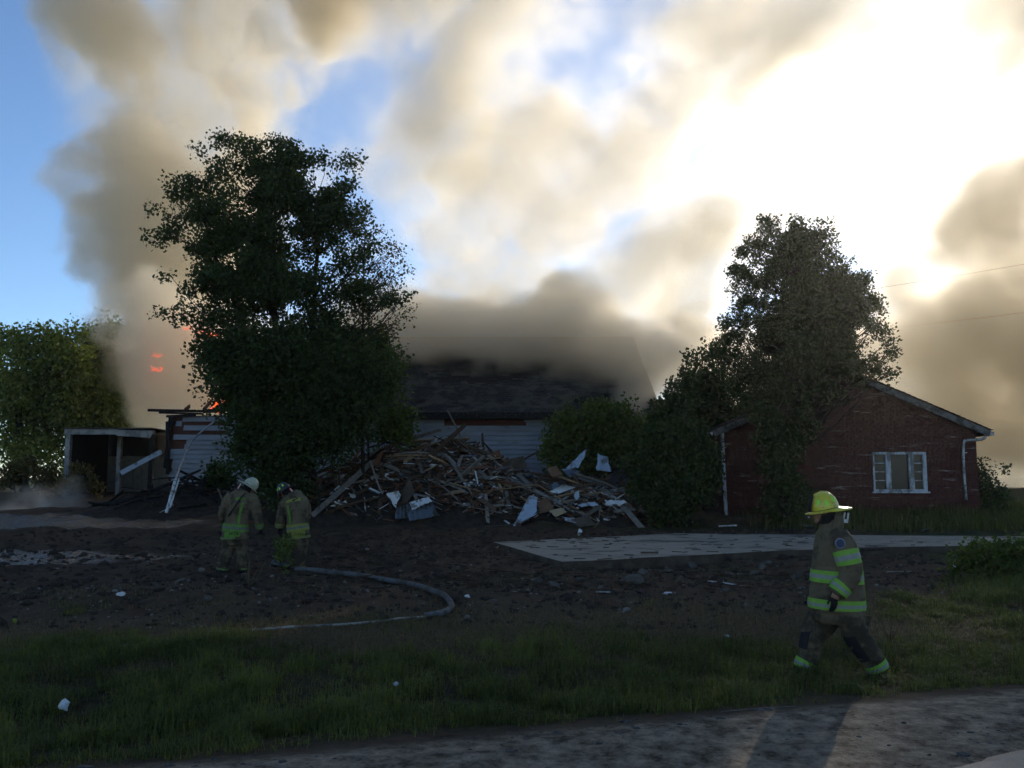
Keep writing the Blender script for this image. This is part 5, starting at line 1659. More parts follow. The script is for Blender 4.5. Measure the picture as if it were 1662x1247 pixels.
def head_shape(mb, c, fwd, up, s=1.0):
    f, u = Vector(fwd).normalized(), Vector(up); u = (u - f * u.dot(f)).normalized(); l = u.cross(f)
    n, m = 20, 14
    b = len(mb.v)
    for i in range(1, m):
        ph = math.pi * i / m
        for j in range(n):
            a = 2 * math.pi * j / n
            x, y, z = math.cos(a) * math.sin(ph), math.sin(a) * math.sin(ph), math.cos(ph)
            jaw = 1 - .22 * max(0, -z) ** 1.2
            fx = x * .098 * (jaw if x < 0 else 1 - .08 * max(0, -z)); fy = y * .076 * jaw; fz = z * .122
            if x < 0 and z < 0:
                fx *= 1 - .35 * -z
            mb.v.append(tuple(Vector(c) + (f * fx + l * fy + u * fz) * s))
    for i in range(m - 2):
        for j in range(n):
            mb.f.append((b + i * n + j, b + i * n + (j + 1) % n, b + (i + 1) * n + (j + 1) % n, b + (i + 1) * n + j)); mb.m.append(0)
    mb.f.append(tuple(b + j for j in range(n))[::-1]); mb.m.append(0); mb.f.append(tuple(b + (m - 2) * n + j for j in range(n))); mb.m.append(0)
    P = lambda x, y, z: Vector(c) + (f * x + l * y + u * z) * s
    mb.tube([P(.085, 0, .025), P(.100, 0, 0), P(.118, 0, -.026), P(.098, 0, -.036)], [.008, .012, .017, .010], 8)     # nose
    mb.tube([P(.080, -.024, -.062), P(.099, 0, -.060), P(.080, .024, -.062)], [.006, .010, .006], 6)                 # lips
    mb.tube([P(.078, -.022, -.070), P(.094, 0, -.071), P(.078, .022, -.070)], [.006, .009, .006], 6)
    mb.tube([P(.070, -.02, -.098), P(.086, 0, -.102), P(.070, .02, -.098)], [.014, .018, .014], 8)                    # chin
    mb.tube([P(.076, -.052, .028), P(.096, -.022, .034), P(.098, 0, .030), P(.096, .022, .034), P(.076, .052, .028)], .010, 6)   # brow
    for sy in (-1, 1):
        mb.tube([P(-.002, sy * .074, .028), P(-.014, sy * .086, .022), P(-.012, sy * .086, -.012), P(.0, sy * .076, -.030)], [.008, .012, .011, .007], 6)   # ear
        mb.tube([P(.060, sy * .045, -.018), P(.070, sy * .038, -.024)], [.018, .016], 8)                              # cheek

def helmet(root, c, fwd, up, m, shield, stickers=True, s=1.0, rear=True):
    f, u = Vector(fwd).normalized(), Vector(up); u = (u - f * u.dot(f)).normalized(); l = u.cross(f)
    P = lambda x, y, z: Vector(c) + (f * x + l * y + u * z) * s
    A, B, H = .145, .122, .175
    nA, nR = 40, 12
    mb = MB()
    # dome with raised ribs
    for i in range(nR + 1):
        t = i / nR * math.pi / 2
        for j in range(nA):
            a = 2 * math.pi * j / nA
            r = math.cos(t) ** .85
            rib = 1 + .018 * max(0, math.cos(4 * a)) ** 6 * (1 - (i / nR) ** 3)
            mb.v.append(tuple(P(A * r * math.cos(a) * rib, B * r * math.sin(a) * rib, H * math.sin(t) * (1 + .012 * (abs(math.sin(a)) < .2)))))
    for i in range(nR):
        for j in range(nA):
            mb.f.append((i * nA + j, i * nA + (j + 1) % nA, (i + 1) * nA + (j + 1) % nA, (i + 1) * nA + j)); mb.m.append(0)
    o = put('helmet', mb.build('helmet', True), m, root)
    # flaring brim, long at the back
    mb = MB()
    def rim(a, k):
        ca, sa = math.cos(a), math.sin(a)
        ext = .040 + .030 * max(0, ca) ** 3 + .085 * max(0, -ca) ** 1.6
        r = 1 + 0
        z = -.006 - k * (.012 + .030 * max(0, -ca) + .006 * abs(sa)) + .006 * k * max(0, ca)
        return ((A + ext * k) * ca, (B + ext * k) * sa, z)
    for k in (0, .5, 1.0):
        for j in range(nA):
            mb.v.append(tuple(P(*rim(2 * math.pi * j / nA, k))))
    for k in (1.0, .5, 0):
        for j in range(nA):
            x, y, z = rim(2 * math.pi * j / nA, k)
            mb.v.append(tuple(P(x, y, z - .007)))
    for i in range(5):
        for j in range(nA):
            mb.f.append((i * nA + j, i * nA + (j + 1) % nA, (i + 1) * nA + (j + 1) % nA, (i + 1) * nA + j)); mb.m.append(0)
    put('brim', mb.build('brim', True), m, o)
    mb = MB()
    mb.tube([P(A * 1.0, 0, .05), P(A * .86, 0, .115), P(A * .5, 0, H * .93), P(0, 0, H * 1.03), P(-A * .5, 0, H * .93), P(-A * .92, 0, .08)], .008, 6)
    put('comb', mb.build('comb', True), m, o)
    mb = MB()
    prof = [(.0, .034), (.03, .05), (.08, .056), (.12, .048), (.15, .03), (.165, .008)]
    for zz, w in prof:
        xx = A * 1.04 + .008 - zz * .02 - zz * zz * 2.6
        for e in (0, .008):
            mb.v += [tuple(P(xx + e, -w, zz)), tuple(P(xx + e + .012, 0, zz)), tuple(P(xx + e, w, zz))]
    for i in range(len(prof) - 1):
        q = i * 6
        mb.f += [(q, q + 1, q + 7, q + 6), (q + 1, q + 2, q + 8, q + 7), (q + 3, q + 9, q + 10, q + 4), (q + 4, q + 10, q + 11, q + 5), (q, q + 6, q + 9, q + 3), (q + 2, q + 5, q + 11, q + 8)]
        mb.m += [0] * 6
    put('front_shield', mb.build('front_shield'), shield, o)
    if stickers:
        for sy in (-1, 1):
            for ad, zz, tilt in ((52, .088, .15), (88, .066, -.1), (126, .088, -.25)):
                a = math.radians(ad) * sy
                t = math.asin(zz / H)
                def S(da, dz):
                    tt = math.asin(min(.99, (zz + dz) / H)); r = math.cos(tt) ** .85 * 1.015
                    return P(A * r * math.cos(a + da), B * r * math.sin(a + da), zz + dz)
                mb = MB()
                w = .155
                ring = [S(-w * .75, .026), S(w * .75, .026), S(w, -.026), S(-w, -.026)]
                out = (ring[0] + ring[2]) / 2 - P(0, 0, zz)
                mb.prism(ring, out.normalized() * .004)
                put('sticker', mb.build('sticker'), M_STICK, o)
    return o, P

def boot(mb, ankle, toe_dir, sole, ln=.30, up=Vector((0, 0, 1))):
    d = Vector(toe_dir).normalized(); s = d.cross(Vector(up)).normalized(); u = s.cross(d)
    S = Vector(sole)
    n = 14
    prof = [(-.30, .036, .05), (-.26, .046, .075), (-.10, .048, .09), (.10, .046, .075), (.30, .052, .060), (.50, .053, .052), (.64, .044, .042), (.70, .022, .022)]
    b = len(mb.v)
    for x, w, h in prof:
        c = S + d * ln * x + u * h
        for j in range(n):
            a = 2 * math.pi * j / n
            mb.v.append(tuple(c + s * math.cos(a) * w + u * (math.sin(a) * h if math.sin(a) > -.6 else -.95 * h)))
    for i in range(len(prof) - 1):
        for j in range(n):
            mb.f.append((b + i * n + j, b + i * n + (j + 1) % n, b + (i + 1) * n + (j + 1) % n, b + (i + 1) * n + j)); mb.m.append(0)
    mb.f.append(tuple(b + j for j in range(n))[::-1]); mb.m.append(0); mb.f.append(tuple(b + (len(prof) - 1) * n + j for j in range(n))); mb.m.append(0)
    mb.tube([S - d * ln * .1 + u * .05, Vector(ankle)], [.058, .066], 14)

def walking():
    g0 = on_ground(1352, 1103)
    Y = g0.y
    root = thing('person', 'firefighter in tan coat and yellow helmet walking left across the grass verge', 'person', (at(1352, 1100, Y).x, Y, g0.z))
    F = Fig(root, Y)
    k = 8.6 / Y if False else 1.0
    torso = F.nodes([(1358, 991, 42.5, .22), (1358, 976, 43, .225), (1358, 950, 40.5, .22), (1358, 925, 38.5, .225), (1357, 900, 36, .23), (1353.5, 880, 32, .22), (1349, 866, 25, .165), (1347.5, 857, 18, .115), (1348, 849, 14.5, .092), (1349, 843, 13, .088)])
    armL = F.nodes([(1357, 862, 13, .075, -.14), (1366, 876, 17, .095, -.215), (1374, 900, 17.5, .095, -.255), (1380, 924, 16, .09, -.27), (1377, 940, 15.5, .088, -.28), (1366, 953, 14.5, .08, -.285), (1356, 966, 13, .072, -.285)])
    armR = F.nodes([(1350, 864, 13, .075, .14), (1352, 880, 16, .09, .22), (1353, 910, 16, .09, .25), (1346, 935, 15, .085, .25), (1333, 952, 13, .075, .24), (1324, 962, 12, .07, .22)])
    legF = F.nodes([(1346, 985, 29, .12, .09), (1337, 1002, 25, .125, .10), (1321, 1033, 19.5, .11, .10), (1315, 1060, 17.5, .10, .10), (1308, 1077, 16, .095, .10), (1305, 1087, 15.5, .09, .10)])
    legB = F.nodes([(1368, 985, 29, .12, -.09), (1381, 1003, 24, .125, -.10), (1392, 1032, 20.5, .11, -.10), (1410, 1060, 17.5, .10, -.10), (1422, 1080, 16, .095, -.10), (1427, 1090, 15.5, .09, -.10)])
    # continuous body under the clothes
    mb = MB()
    hc = F.p(1335, 829)
    fw, hu = Vector((-.985, .03, -.12)), Vector((-.12, 0, .99))
    head_shape(mb, hc, fw, hu, 1.0)
    sh = lambda nd, a, b: [(x, y, z, ru * a, rv * b) for x, y, z, ru, rv in nd]
    loft(mb, F.nodes([(1346, 880, 14, .08), (1346, 858, 9.5, .058), (1342, 846, 9.5, .056), (1339, 836, 9.5, .055)]))
    loft(mb, sh(torso[:7], .62, .68)); loft(mb, sh(armL, .55, .55)); loft(mb, sh(armR, .55, .55)); loft(mb, sh(legF, .55, .6)); loft(mb, sh(legB, .55, .6))
    fuse('body', mb, M_SKIN, root, .0085, 2)
    mb = MB(); loft(mb, torso); loft(mb, armL); loft(mb, armR)
    coat = fuse('coat', mb, M_COAT, root, .011, 5, .016, 8.0, 1)
    mb = MB(); loft(mb, F.nodes([(1360, 965, 39, .19), (1358, 985, 40, .195), (1357, 1000, 38, .19), (1357, 1010, 30, .16)])); loft(mb, legF); loft(mb, legB)
    fuse('trousers', mb, M_PANTS, root, .011, 5, .020, 7.0, 2)
    # hood between helmet and collar
    mb = MB()
    loft(mb, F.nodes([(1346, 862, 15, .09), (1344, 850, 12.5, .082), (1342, 838, 13, .085), (1341, 826, 14, .088), (1341, 814, 12, .08)]))
    fuse('hood', mb, M_HOOD, root, .011, 3, .004, 12, 3)
    # collar flap standing up at the back
    mb = MB(); loft(mb, F.nodes([(1350, 860, 19, .118), (1351, 852, 16.5, .108), (1353, 843, 14.5, .100), (1354, 835, 12.5, .094)]), a0=-1.9, a1=1.9, cap=False, grow=.006)
    put('collar', mb.build('collar', True), M_COAT, root)
    bands(F, torso, .245, .335); bands(F, torso, .03, .135)
    bands(F, armL, .29, .44, grow=.014); bands(F, armL, .80, .95, grow=.014)
    bands(F, legF, .74, .93, grow=.012); bands(F, legB, .74, .93, grow=.012)
    mb = MB(); loft(mb, legF, 12, 8, .24, .56, math.pi - .5, math.pi + .95, .011, cap=False); put('knee_pad', mb.build('knee_pad', True), M_KNEE, root)
    mb = MB(); loft(mb, legB, 12, 8, .36, .64, math.pi - .1, math.pi + 1.15, .011, cap=False); put('knee_pad', mb.build('knee_pad', True), M_KNEE, root)
    # yellow piping down the back edge of the coat, dark front closure
    mb = MB(); S = spline(torso, 8)
    pts = []
    for q in S[int(len(S) * .06):int(len(S) * .42)]:
        pts.append(Vector(q[:3]) + Vector((q[3] + .012, -.02, 0)))
    mb.tube(pts, .006, 6); put('piping', mb.build('piping', True), M_YELLOW_TRIM, root)
    # tab hanging below the hem
    mb = MB(); mb.tube([F.p(1401, 985), F.p(1408, 996), F.p(1413, 1011)], [.007, .006, .005], 6, flat=.5); put('strap_end', mb.build('strap_end', True), M_PALE, root)
    # pocket flap
    mb = MB(); loft(mb, F.nodes([(1380, 992, 36, .215), (1378, 1004, 35, .21), (1377, 1012, 33, .20)]), 14, 5, a0=-1.9, a1=-.5, cap=False, grow=-.02); put('pocket', mb.build('pocket', True), M_PANTS, root)
    # round blue patch on the sleeve
    c = F.p(1363, 882, -.312)
    mb = MB(); mb.tube([c, c + Vector((0, -.012, .002))], [.044, .042], 20); pt = put('sleeve_patch', mb.build('sleeve_patch'), M_PATCH, root)
    mb = MB(); mb.tube([c + Vector((.047 * math.cos(a), -.012, .047 * math.sin(a))) for a in np.linspace(0, 6.283, 25)], .006, 6, cap=False); put('patch_rim', mb.build('patch_rim', True), M_PRING, pt)
    # gloved hands
    mb = MB(); w = F.p(1355, 967, -.285); hand(mb, w, Vector((-.14, 0, -1)), Vector((-1, -.2, .1)), .185, .35)
    fuse('glove', mb, M_BLACK, root, .0055, 2)
    mb = MB(); mb.tube([F.p(1359, 962, -.285), F.p(1354.5, 972, -.285)], [.044, .040], 12); put('wrist', mb.build('wrist', True), M_SKIN, root)
    mb = MB(); hand(mb, F.p(1323, 963, .22), Vector((-.5, 0, -.85)), Vector((-.8, -.3, .3)), .185, .7)
    fuse('glove', mb, M_BLACK, root, .0055, 2)
    mb = MB(); boot(mb, F.p(1306, 1080, .10), Vector((-.97, 0, .18)), F.p(1298, 1105, .10)); fuse('boot', mb, M_BLACK, root, .009, 2)
    mb = MB(); boot(mb, F.p(1425, 1083, -.10), Vector((-.86, 0, -.42)), F.p(1428, 1106, -.10)); fuse('boot', mb, M_BLACK, root, .009, 2)
    hel, P = helmet(root, F.p(1339, 825.5), Vector((-.975, .02, -.215)), Vector((-.21, 0, .97)), M_HELM_Y, M_BLACK)
    mb = MB()
    a = F.p(1372, 830, -.02); w = .055
    q = [F.p(1371.5, 832, -.03), F.p(1367.5, 848, -.03), F.p(1375, 848.5, -.03), F.p(1377, 832.5, -.03)]
    mb.tube(q, .009, 6); mb.box(tuple(F.p(1368, 848.5, -.035)), tuple(F.p(1375, 843, -.025)))
    put('hanging_buckle', mb.build('hanging_buckle'), M_CLEAR, hel)
    mb = MB(); mb.tube([F.p(1374, 823), F.p(1374, 832, -.03)], .006, 6); put('strap', mb.build('strap'), M_BLACK, hel)
    mb = MB(); mb.tube([F.p(1311, 838, -.06), F.p(1309, 841), F.p(1313, 840, .07)], [.010, .012, .010], 6); put('eye_shield', mb.build('eye_shield', True), M_PATCH, hel)
    mb = MB(); mb.tube([F.p(1336, 834, -.086), F.p(1331, 846, -.075), F.p(1325, 853, -.02)], .008, 6); put('chin_strap', mb.build('chin_strap', True), M_BLACK, hel)
walking()

def lettering(text, fig, px, py, dy, h, m, parent, tilt=0.0):
    cu = bpy.data.curves.new('lettering', 'FONT'); cu.body = text; cu.size = h; cu.extrude = .002; cu.align_x = 'CENTER'; cu.align_y = 'CENTER'
    o = bpy.data.objects.new('lettering', cu); COL.objects.link(o)
    dg = bpy.context.evaluated_depsgraph_get()
    me = bpy.data.meshes.new_from_object(o.evaluated_get(dg))
    bpy.data.objects.remove(o)
    me.transform(Matrix.Translation(fig.p(px, py, dy)) @ Matrix.Rotation(tilt, 4, 'Y') @ Matrix.Rotation(math.pi / 2, 4, 'X'))
    l = put('lettering', me, m, parent)
    l['kind'] = 'stuff'
    return l

def working(label, Y, T, AL, AR, LL, LR, HL, HR, headc, hf, hup, helm_m, shield, trim, bandT, seed, stripe, text, strap=None, flasher=None, soles=None, hoodn=None, stickers=True):
    root = thing('person', label, 'person', (at(T[0][0], 925, Y).x, Y, gz(at(T[0][0], 925, Y).x, Y)))
    F = Fig(root, Y)
    t, al, ar, ll, lr = F.nodes(T), F.nodes(AL), F.nodes(AR), F.nodes(LL), F.nodes(LR)
    sh = lambda nd, a, b: [(x, y, z, ru * a, rv * b) for x, y, z, ru, rv in nd]
    mb = MB()
    head_shape(mb, headc, hf, hup)
    n0, n1 = Vector(t[-2][:3]), Vector(headc)
    mb.tube([n0, n0.lerp(n1, .5), n1], [.075, .058, .055], 14)
    loft(mb, sh(t[:-1], .62, .7)); loft(mb, sh(al, .6, .6)); loft(mb, sh(ar, .6, .6)); loft(mb, sh(ll, .6, .6)); loft(mb, sh(lr, .6, .6))
    fuse('body', mb, M_SKIN, root, .011, 2)
    mb = MB(); loft(mb, t); loft(mb, al); loft(mb, ar)
    coat = fuse('coat', mb, M_COAT, root, .013, 5, .020, 7, seed)
    mb = MB()
    hips = [(t[0][0], t[0][1], t[0][2] + d, t[0][3] * s, t[0][4] * .9) for d, s in ((.14, .85), (.0, .86), (-.10, .8))]
    loft(mb, hips); loft(mb, ll); loft(mb, lr)
    fuse('trousers', mb, M_PANTS, root, .013, 5, .020, 7, seed + 1)
    mb = MB(); c = Vector(headc); u = Vector(hup).normalized(); f = Vector(hf).normalized()
    mb.tube([n0 + Vector((0, 0, -.02)), n0.lerp(c, .55), c - f * .02, c + u * .05 - f * .02], [.095, .09, .094, .085], 14)
    fuse('hood', mb, M_HOOD, root, .012, 3)
    for a, b in bandT:
        bands(F, t, a, b, mats=(trim, M_SILVER2))
    bands(F, al, .72, .90, mats=(trim, M_SILVER2)); bands(F, ar, .72, .90, mats=(trim, M_SILVER2))
    bands(F, ll, .82, .97, mats=(trim, M_SILVER2)); bands(F, lr, .82, .97, mats=(trim, M_SILVER2))
    # name patch on the tail of the coat, facing the camera
    mb = MB(); loft(mb, t, 14, 8, *text[5], -math.pi / 2 + text[6], -math.pi / 2 + text[7], .014, cap=False)
    np_ = put('name_patch', mb.build('name_patch', True), trim, root)
    lettering(text[0], F, text[1], text[2], text[3], text[4], M_LET, np_)
    for s in stripe:
        mb = MB(); loft(mb, t, 3, 8, s[0], s[1], -math.pi / 2 + s[2], -math.pi / 2 + s[3], .013, cap=False)
        put('back_stripe', mb.build('back_stripe', True), s[4] if len(s) > 4 else trim, root)
    if strap:
        mb = MB(); mb.tube([F.p(*p) for p in strap], .022, 6, flat=.4); put('shoulder_strap', mb.build('shoulder_strap', True), M_BLACK, root)
    for w, d, th, cu in (HL, HR):
        mb = MB(); hand(mb, F.p(*w), Vector(d), Vector(th), .19, cu); fuse('glove', mb, M_BLACK, root, .0075, 2)
    for an, td, so in soles:
        mb = MB(); boot(mb, F.p(*an), Vector(td), F.p(*so)); fuse('boot', mb, M_BLACK, root, .011, 2)
    hel, P = helmet(root, Vector(headc) + u * .035, hf, hup, helm_m, shield, stickers)
    if flasher:
        mb = MB(); mb.tube([F.p(*flasher[0]), F.p(*flasher[1])], .020, 6, mi=0); fl = put('reflector_tab', mb.build('reflector_tab'), M_REDW, hel)
        a, b = F.p(*flasher[0]), F.p(*flasher[1])
        mb = MB(); mb.tube([a + Vector((.008, -.02, .0)), b + Vector((.008, -.02, 0))], .010, 6); put('reflector_strip', mb.build('reflector_strip'), M_CLEAR, fl)
    return root

def pair():
    Y2 = on_ground(378, 931).y
    F = Fig(None, Y2)
    working('firefighter with cream helmet bending left of the hose end, seen from behind', Y2,
        [(381, 876, 21, .18), (381, 868, 21, .18), (383, 852, 19, .17), (385, 835, 18.5, .165), (388, 821, 20, .17, .0), (390, 811, 20, .16, .02), (392, 803, 16, .13, .04), (394, 798, 9.5, .10, .07)],
        [(376, 804, 7, .09, .02), (369, 813, 8, .095, 0), (363, 828, 7.5, .085, 0), (362, 838, 7, .08, .06), (367, 848, 6.5, .07, .16), (371, 853, 6, .065, .2)],
        [(405, 804, 7, .09, .05), (412, 814, 8.5, .10, .04), (416, 830, 8, .095, .05), (419, 843, 7, .085, .08), (421, 854, 6.2, .075, .12), (422, 859, 5.8, .07, .14)],
        [(373, 874, 11, .13), (370, 888, 10.5, .12), (366, 904, 9.3, .11, -.02), (362, 920, 8.6, .10, -.04), (361, 925, 8.4, .10, -.04)],
        [(390, 874, 11, .13, .04), (392, 888, 10.3, .12, .06), (393, 905, 9.2, .11, .06), (393, 920, 8.6, .10, .06), (393, 925, 8.4, .10, .06)],
        ((371, 853, .2), (.6, .5, -.6), (.2, .9, .3), .7), ((422, 860, .14), (.35, .25, -.95), (-.6, .7, 0), .6),
        F.p(404, 791.5, .12), (.66, .40, -.62), (.50, .22, .80), M_HELM_W, M_BLACK, M_LIME2, ((.035, .10), (.20, .30)), 10,
        [(.31, .62, .32, .52), (.66, .75, -.75, .6, M_LIME2)], ('N.TS', 379.5, 866.6, -.200, .085, (.105, .195), -.6, .6),
        strap=[(398, 800, -.06), (390, 809, -.17), (380, 824, -.20), (370, 838, -.17)], flasher=((391, 785, -.05), (386, 793, -.05)),
        soles=[((361, 921, -.04), (-.25, .95, 0), (361, 932, -.04)), ((393, 921, .06), (.25, .95, 0), (394, 931, .06))], stickers=False)
    Y3 = on_ground(485, 927).y
    F = Fig(None, Y3)
    working('firefighter with black helmet leaning over the hose end, name patch on coat tail', Y3,
        [(486, 876, 17.5, .17), (485, 868, 17.5, .17), (483, 852, 17, .165), (482, 836, 17, .165), (480, 823, 17.5, .17, .0), (479, 814, 17.5, .155, .02), (477, 806, 14, .13, .04), (475, 801.5, 8.5, .10, .07)],
        [(469, 807, 7, .085, .03), (462, 815, 8, .095, .02), (457, 830, 7.6, .09, .02), (455, 842, 7.2, .085, .05), (454, 852, 6.6, .08, .08), (454, 857, 6.2, .075, .10)],
        [(487, 807, 7, .085, .04), (494, 815, 7.5, .09, .04), (499, 828, 7, .085, .06), (499, 838, 6.6, .08, .12), (495, 848, 6, .07, .2), (490, 853, 5.8, .065, .26)],
        [(477, 874, 10, .12, .05), (475, 888, 10, .115, .07), (473, 904, 9, .11, .08), (472, 917, 8.4, .10, .08), (472, 922, 8.2, .10, .08)],
        [(490, 874, 10, .12), (489, 888, 10, .115), (488, 904, 9, .11), (487, 917, 8.4, .10), (487, 922, 8.2, .10)],
        ((454, 858, .10), (-.1, .3, -.95), (.5, .7, 0), .6), ((490, 854, .26), (-.5, .5, -.6), (0, .9, .4), .6),
        F.p(463.5, 799.5, .15), (-.74, .30, -.60), (-.50, .20, .80), M_HELM_B, M_HELM_B, M_YELLOW_TRIM, ((.035, .10), (.20, .30)), 20,
        [(.31, .60, -.62, -.38, M_LIME2), (.66, .76, -.7, .75)], ('D.EROA', 488, 867.6, -.195, .07, (.105, .195), -.45, .8),
        flasher=((470.5, 793, -.02), (477, 801, -.02)),
        soles=[((472, 918, .08), (-.4, .9, 0), (471, 929, .08)), ((487, 918, 0), (-.1, .99, 0), (487, 929, 0))])
pair()
# ------------------------------------------------------------------ fire, hose, wires, litter
def flame_material():
    m = bpy.data.materials.new('flame')
    N, L = nodes_of(m)
    N.remove(N['Principled BSDF'])
    e = N.new('ShaderNodeEmission'); at_ = N.new('ShaderNodeAttribute'); at_.attribute_name = 'heat'
    r = N.new('ShaderNodeValToRGB')
    r.color_ramp.elements[0].color = (.75, .06, .008, 1); r.color_ramp.elements[1].color = (1.0, .30, .05, 1)
    L.new(at_.outputs['Fac'], r.inputs[0]); L.new(r.outputs[0], e.inputs[0]); e.inputs[1].default_value = 2.0
    L.new(e.outputs[0], N['Material Output'].inputs[0])
    return m
M_FLAME = flame_material()
def flame(px, py, w, h, Y, label, seed, tongues=5):
    rng = random.Random(seed)
    mb = MB()
    s = mpp(Y)
    for _ in range(tongues):
        x0 = px + rng.uniform(-.5, .5) * w
        a = at(x0, py + h * .4, Y + rng.uniform(-.2, .2))
        L = h * s * rng.uniform(.5, 1.1); lean = Vector((rng.uniform(-.6, 1.6), rng.uniform(-.3, .3), rng.uniform(.5, 1))).normalized()
        pts, rad = [], []
        for i in range(7):
            t = i / 6
            p = a + lean * L * t + Vector((.12 * L * math.sin(5 * t + seed), .1 * L * math.cos(4 * t), 0))
            pts.append(p); rad.append(max(.004, L * .24 * math.sin(math.pi * min(1, t * .85 + .15)) ** 1.2 * (1 - t * .6)))
        mb.tube(pts, rad, 8, flat=.6)
    q = [at(px + w * (t - .5), py + h * .4 + math.sin(t * 9 + seed) * h * .12, Y) for t in np.linspace(0, 1, 8)]
    mb.tube(q, [max(.01, h * s * .26 * math.sin(math.pi * (t * .9 + .05)) * rng.uniform(.6, 1.2)) for t in np.linspace(0, 1, 8)], 8)
    me = mb.build('flame', True)
    n = len(me.vertices)
    zz = np.array([v.co.z for v in me.vertices]); zz = 1 - (zz - zz.min()) / max(.01, zz.max() - zz.min())
    me.attributes.new('heat', 'FLOAT', 'POINT').data.foreach_set('value', zz.astype(np.float32))
    put('flame', me, M_FLAME, label=label, cat='flame', group='flames at the burning left end', loc=at(px, py + h * .4, Y))
flame(254, 597, 20, 10, 36.6, 'lowest orange flame left of the tall tree, in the smoke', 1, 9)
flame(254, 575, 18, 8, 37.0, 'flame just above the lowest one, left of the tall tree', 2, 8)
flame(303, 531, 14, 7, 37.2, 'small left flame of the high row behind the branches', 4, 6)
flame(336, 540, 26, 16, 37.0, 'largest flame of the high row, behind the tree branches', 5, 10)
flame(362, 655, 40, 22, 35.4, 'glowing flames behind the burnt wall top', 6, 8)

M_HOSE = mat('hose_jacket', (.07, .073, .077), .5, col2=(.12, .123, .127), scale=20, dirt=((.05, .045, .04), .3, 4), bump=.4, bscale=160)
M_HOSE2 = mat('hose_flat', (.30, .27, .22), .8, col2=(.40, .37, .31), scale=12, dirt=((.12, .10, .08), .3, 3))
M_BRASS = mat('dark_fitting', (.05, .055, .06), .35, metal=.7)
def hoses():
    px = [(478, 928), (520, 930), (570, 936), (620, 944), (665, 951), (700, 962), (722, 974), (733, 988), (728, 998), (712, 1004), (690, 1006)]
    P = []
    for x, y in px:
        p = on_ground(x, y + 4); P.append(p + Vector((0, 0, .055)))
    S = [Vector(v) for v in spline([tuple(p) for p in P], 7)]
    for p in S:
        p.z = max(p.z, float(ground_z(np.array([p.x]), np.array([p.y]), False)[0]) + .10)
    mb = MB(); mb.tube(S, [.046] * (len(S) - 8) + [.045, .044, .042, .040, .037, .034, .03, .028], 12)
    put('fire_hose', mb.build('fire_hose', True), M_HOSE, label='thick grey fire hose curving over the soil from the firefighters', cat='hose', loc=P[0])
    for pts, lab in (([(690, 1006), (640, 1012), (580, 1018), (500, 1022), (430, 1028), (335, 1032)], 'thin pale flattened hose running left through the grass'),
                     ([(208, 1054), (180, 1059), (146, 1063)], 'short pale end of hose showing in the grass at the left')):
        Q = [on_ground(*p) + Vector((0, 0, .03)) for p in pts]
        S = [Vector(v) for v in spline([tuple(p) for p in Q], 8)]
        for p in S:
            p.z = gz(p.x, p.y) + .035
        mb = MB(); mb.tube(S, .026, 8, flat=.7)
        put('flat_hose', mb.build('flat_hose', True), M_HOSE2, label=lab, cat='hose', loc=Q[0])
    # nozzle and gated coupling on the ground between the two men
    a = on_ground(470, 929) + Vector((0, 0, .07)); b = on_ground(428, 922) + Vector((0, 0, .12))
    root = thing('hose_nozzle', 'dark metal hose nozzle lying between the two bending firefighters', 'nozzle', a)
    d = (b - a).normalized()
    mb = MB(); mb.tube([a, a + d * .12, a + d * .13, a + d * .30, a + d * .31, a + d * .42], [.06, .06, .045, .045, .065, .075], 14); put('barrel', mb.build('barrel', True), M_BRASS, root)
    mb = MB(); m = a + d * .2; mb.tube([m + Vector((0, -.05, .02)), m + Vector((-.03, -.05, .14)), m + Vector((-.03, .05, .14)), m + Vector((0, .05, .02))], .012, 6); put('bail_handle', mb.build('bail_handle', True), M_BLACK, root)
    mb = MB(); mb.tube([m + Vector((0, 0, -.03)), m + Vector((.03, 0, -.10))], [.025, .022], 8); put('grip', mb.build('grip', True), M_BLACK, root)
hoses()

def wires():
    m = mat('wire', (.02, .02, .02), .6)
    for k, (p0, p1, sag, lab) in enumerate((((1200, 498, 50), (2100, 345, 34), 10, 'upper of two overhead wires crossing the smoke at the right'),
                                            ((1300, 545, 50), (2100, 440, 34), 8, 'lower of two overhead wires crossing the smoke at the right'))):
        a, b = at(*p0), at(*p1)
        pts = [a.lerp(b, t) + Vector((0, 0, -1.2 * t * (1 - t))) for t in np.linspace(0, 1, 24)]
        mb = MB(); mb.tube(pts, .006, 5)
        put('overhead_wire', mb.build('overhead_wire', True), m, label=lab, cat='wire', loc=a)
wires()

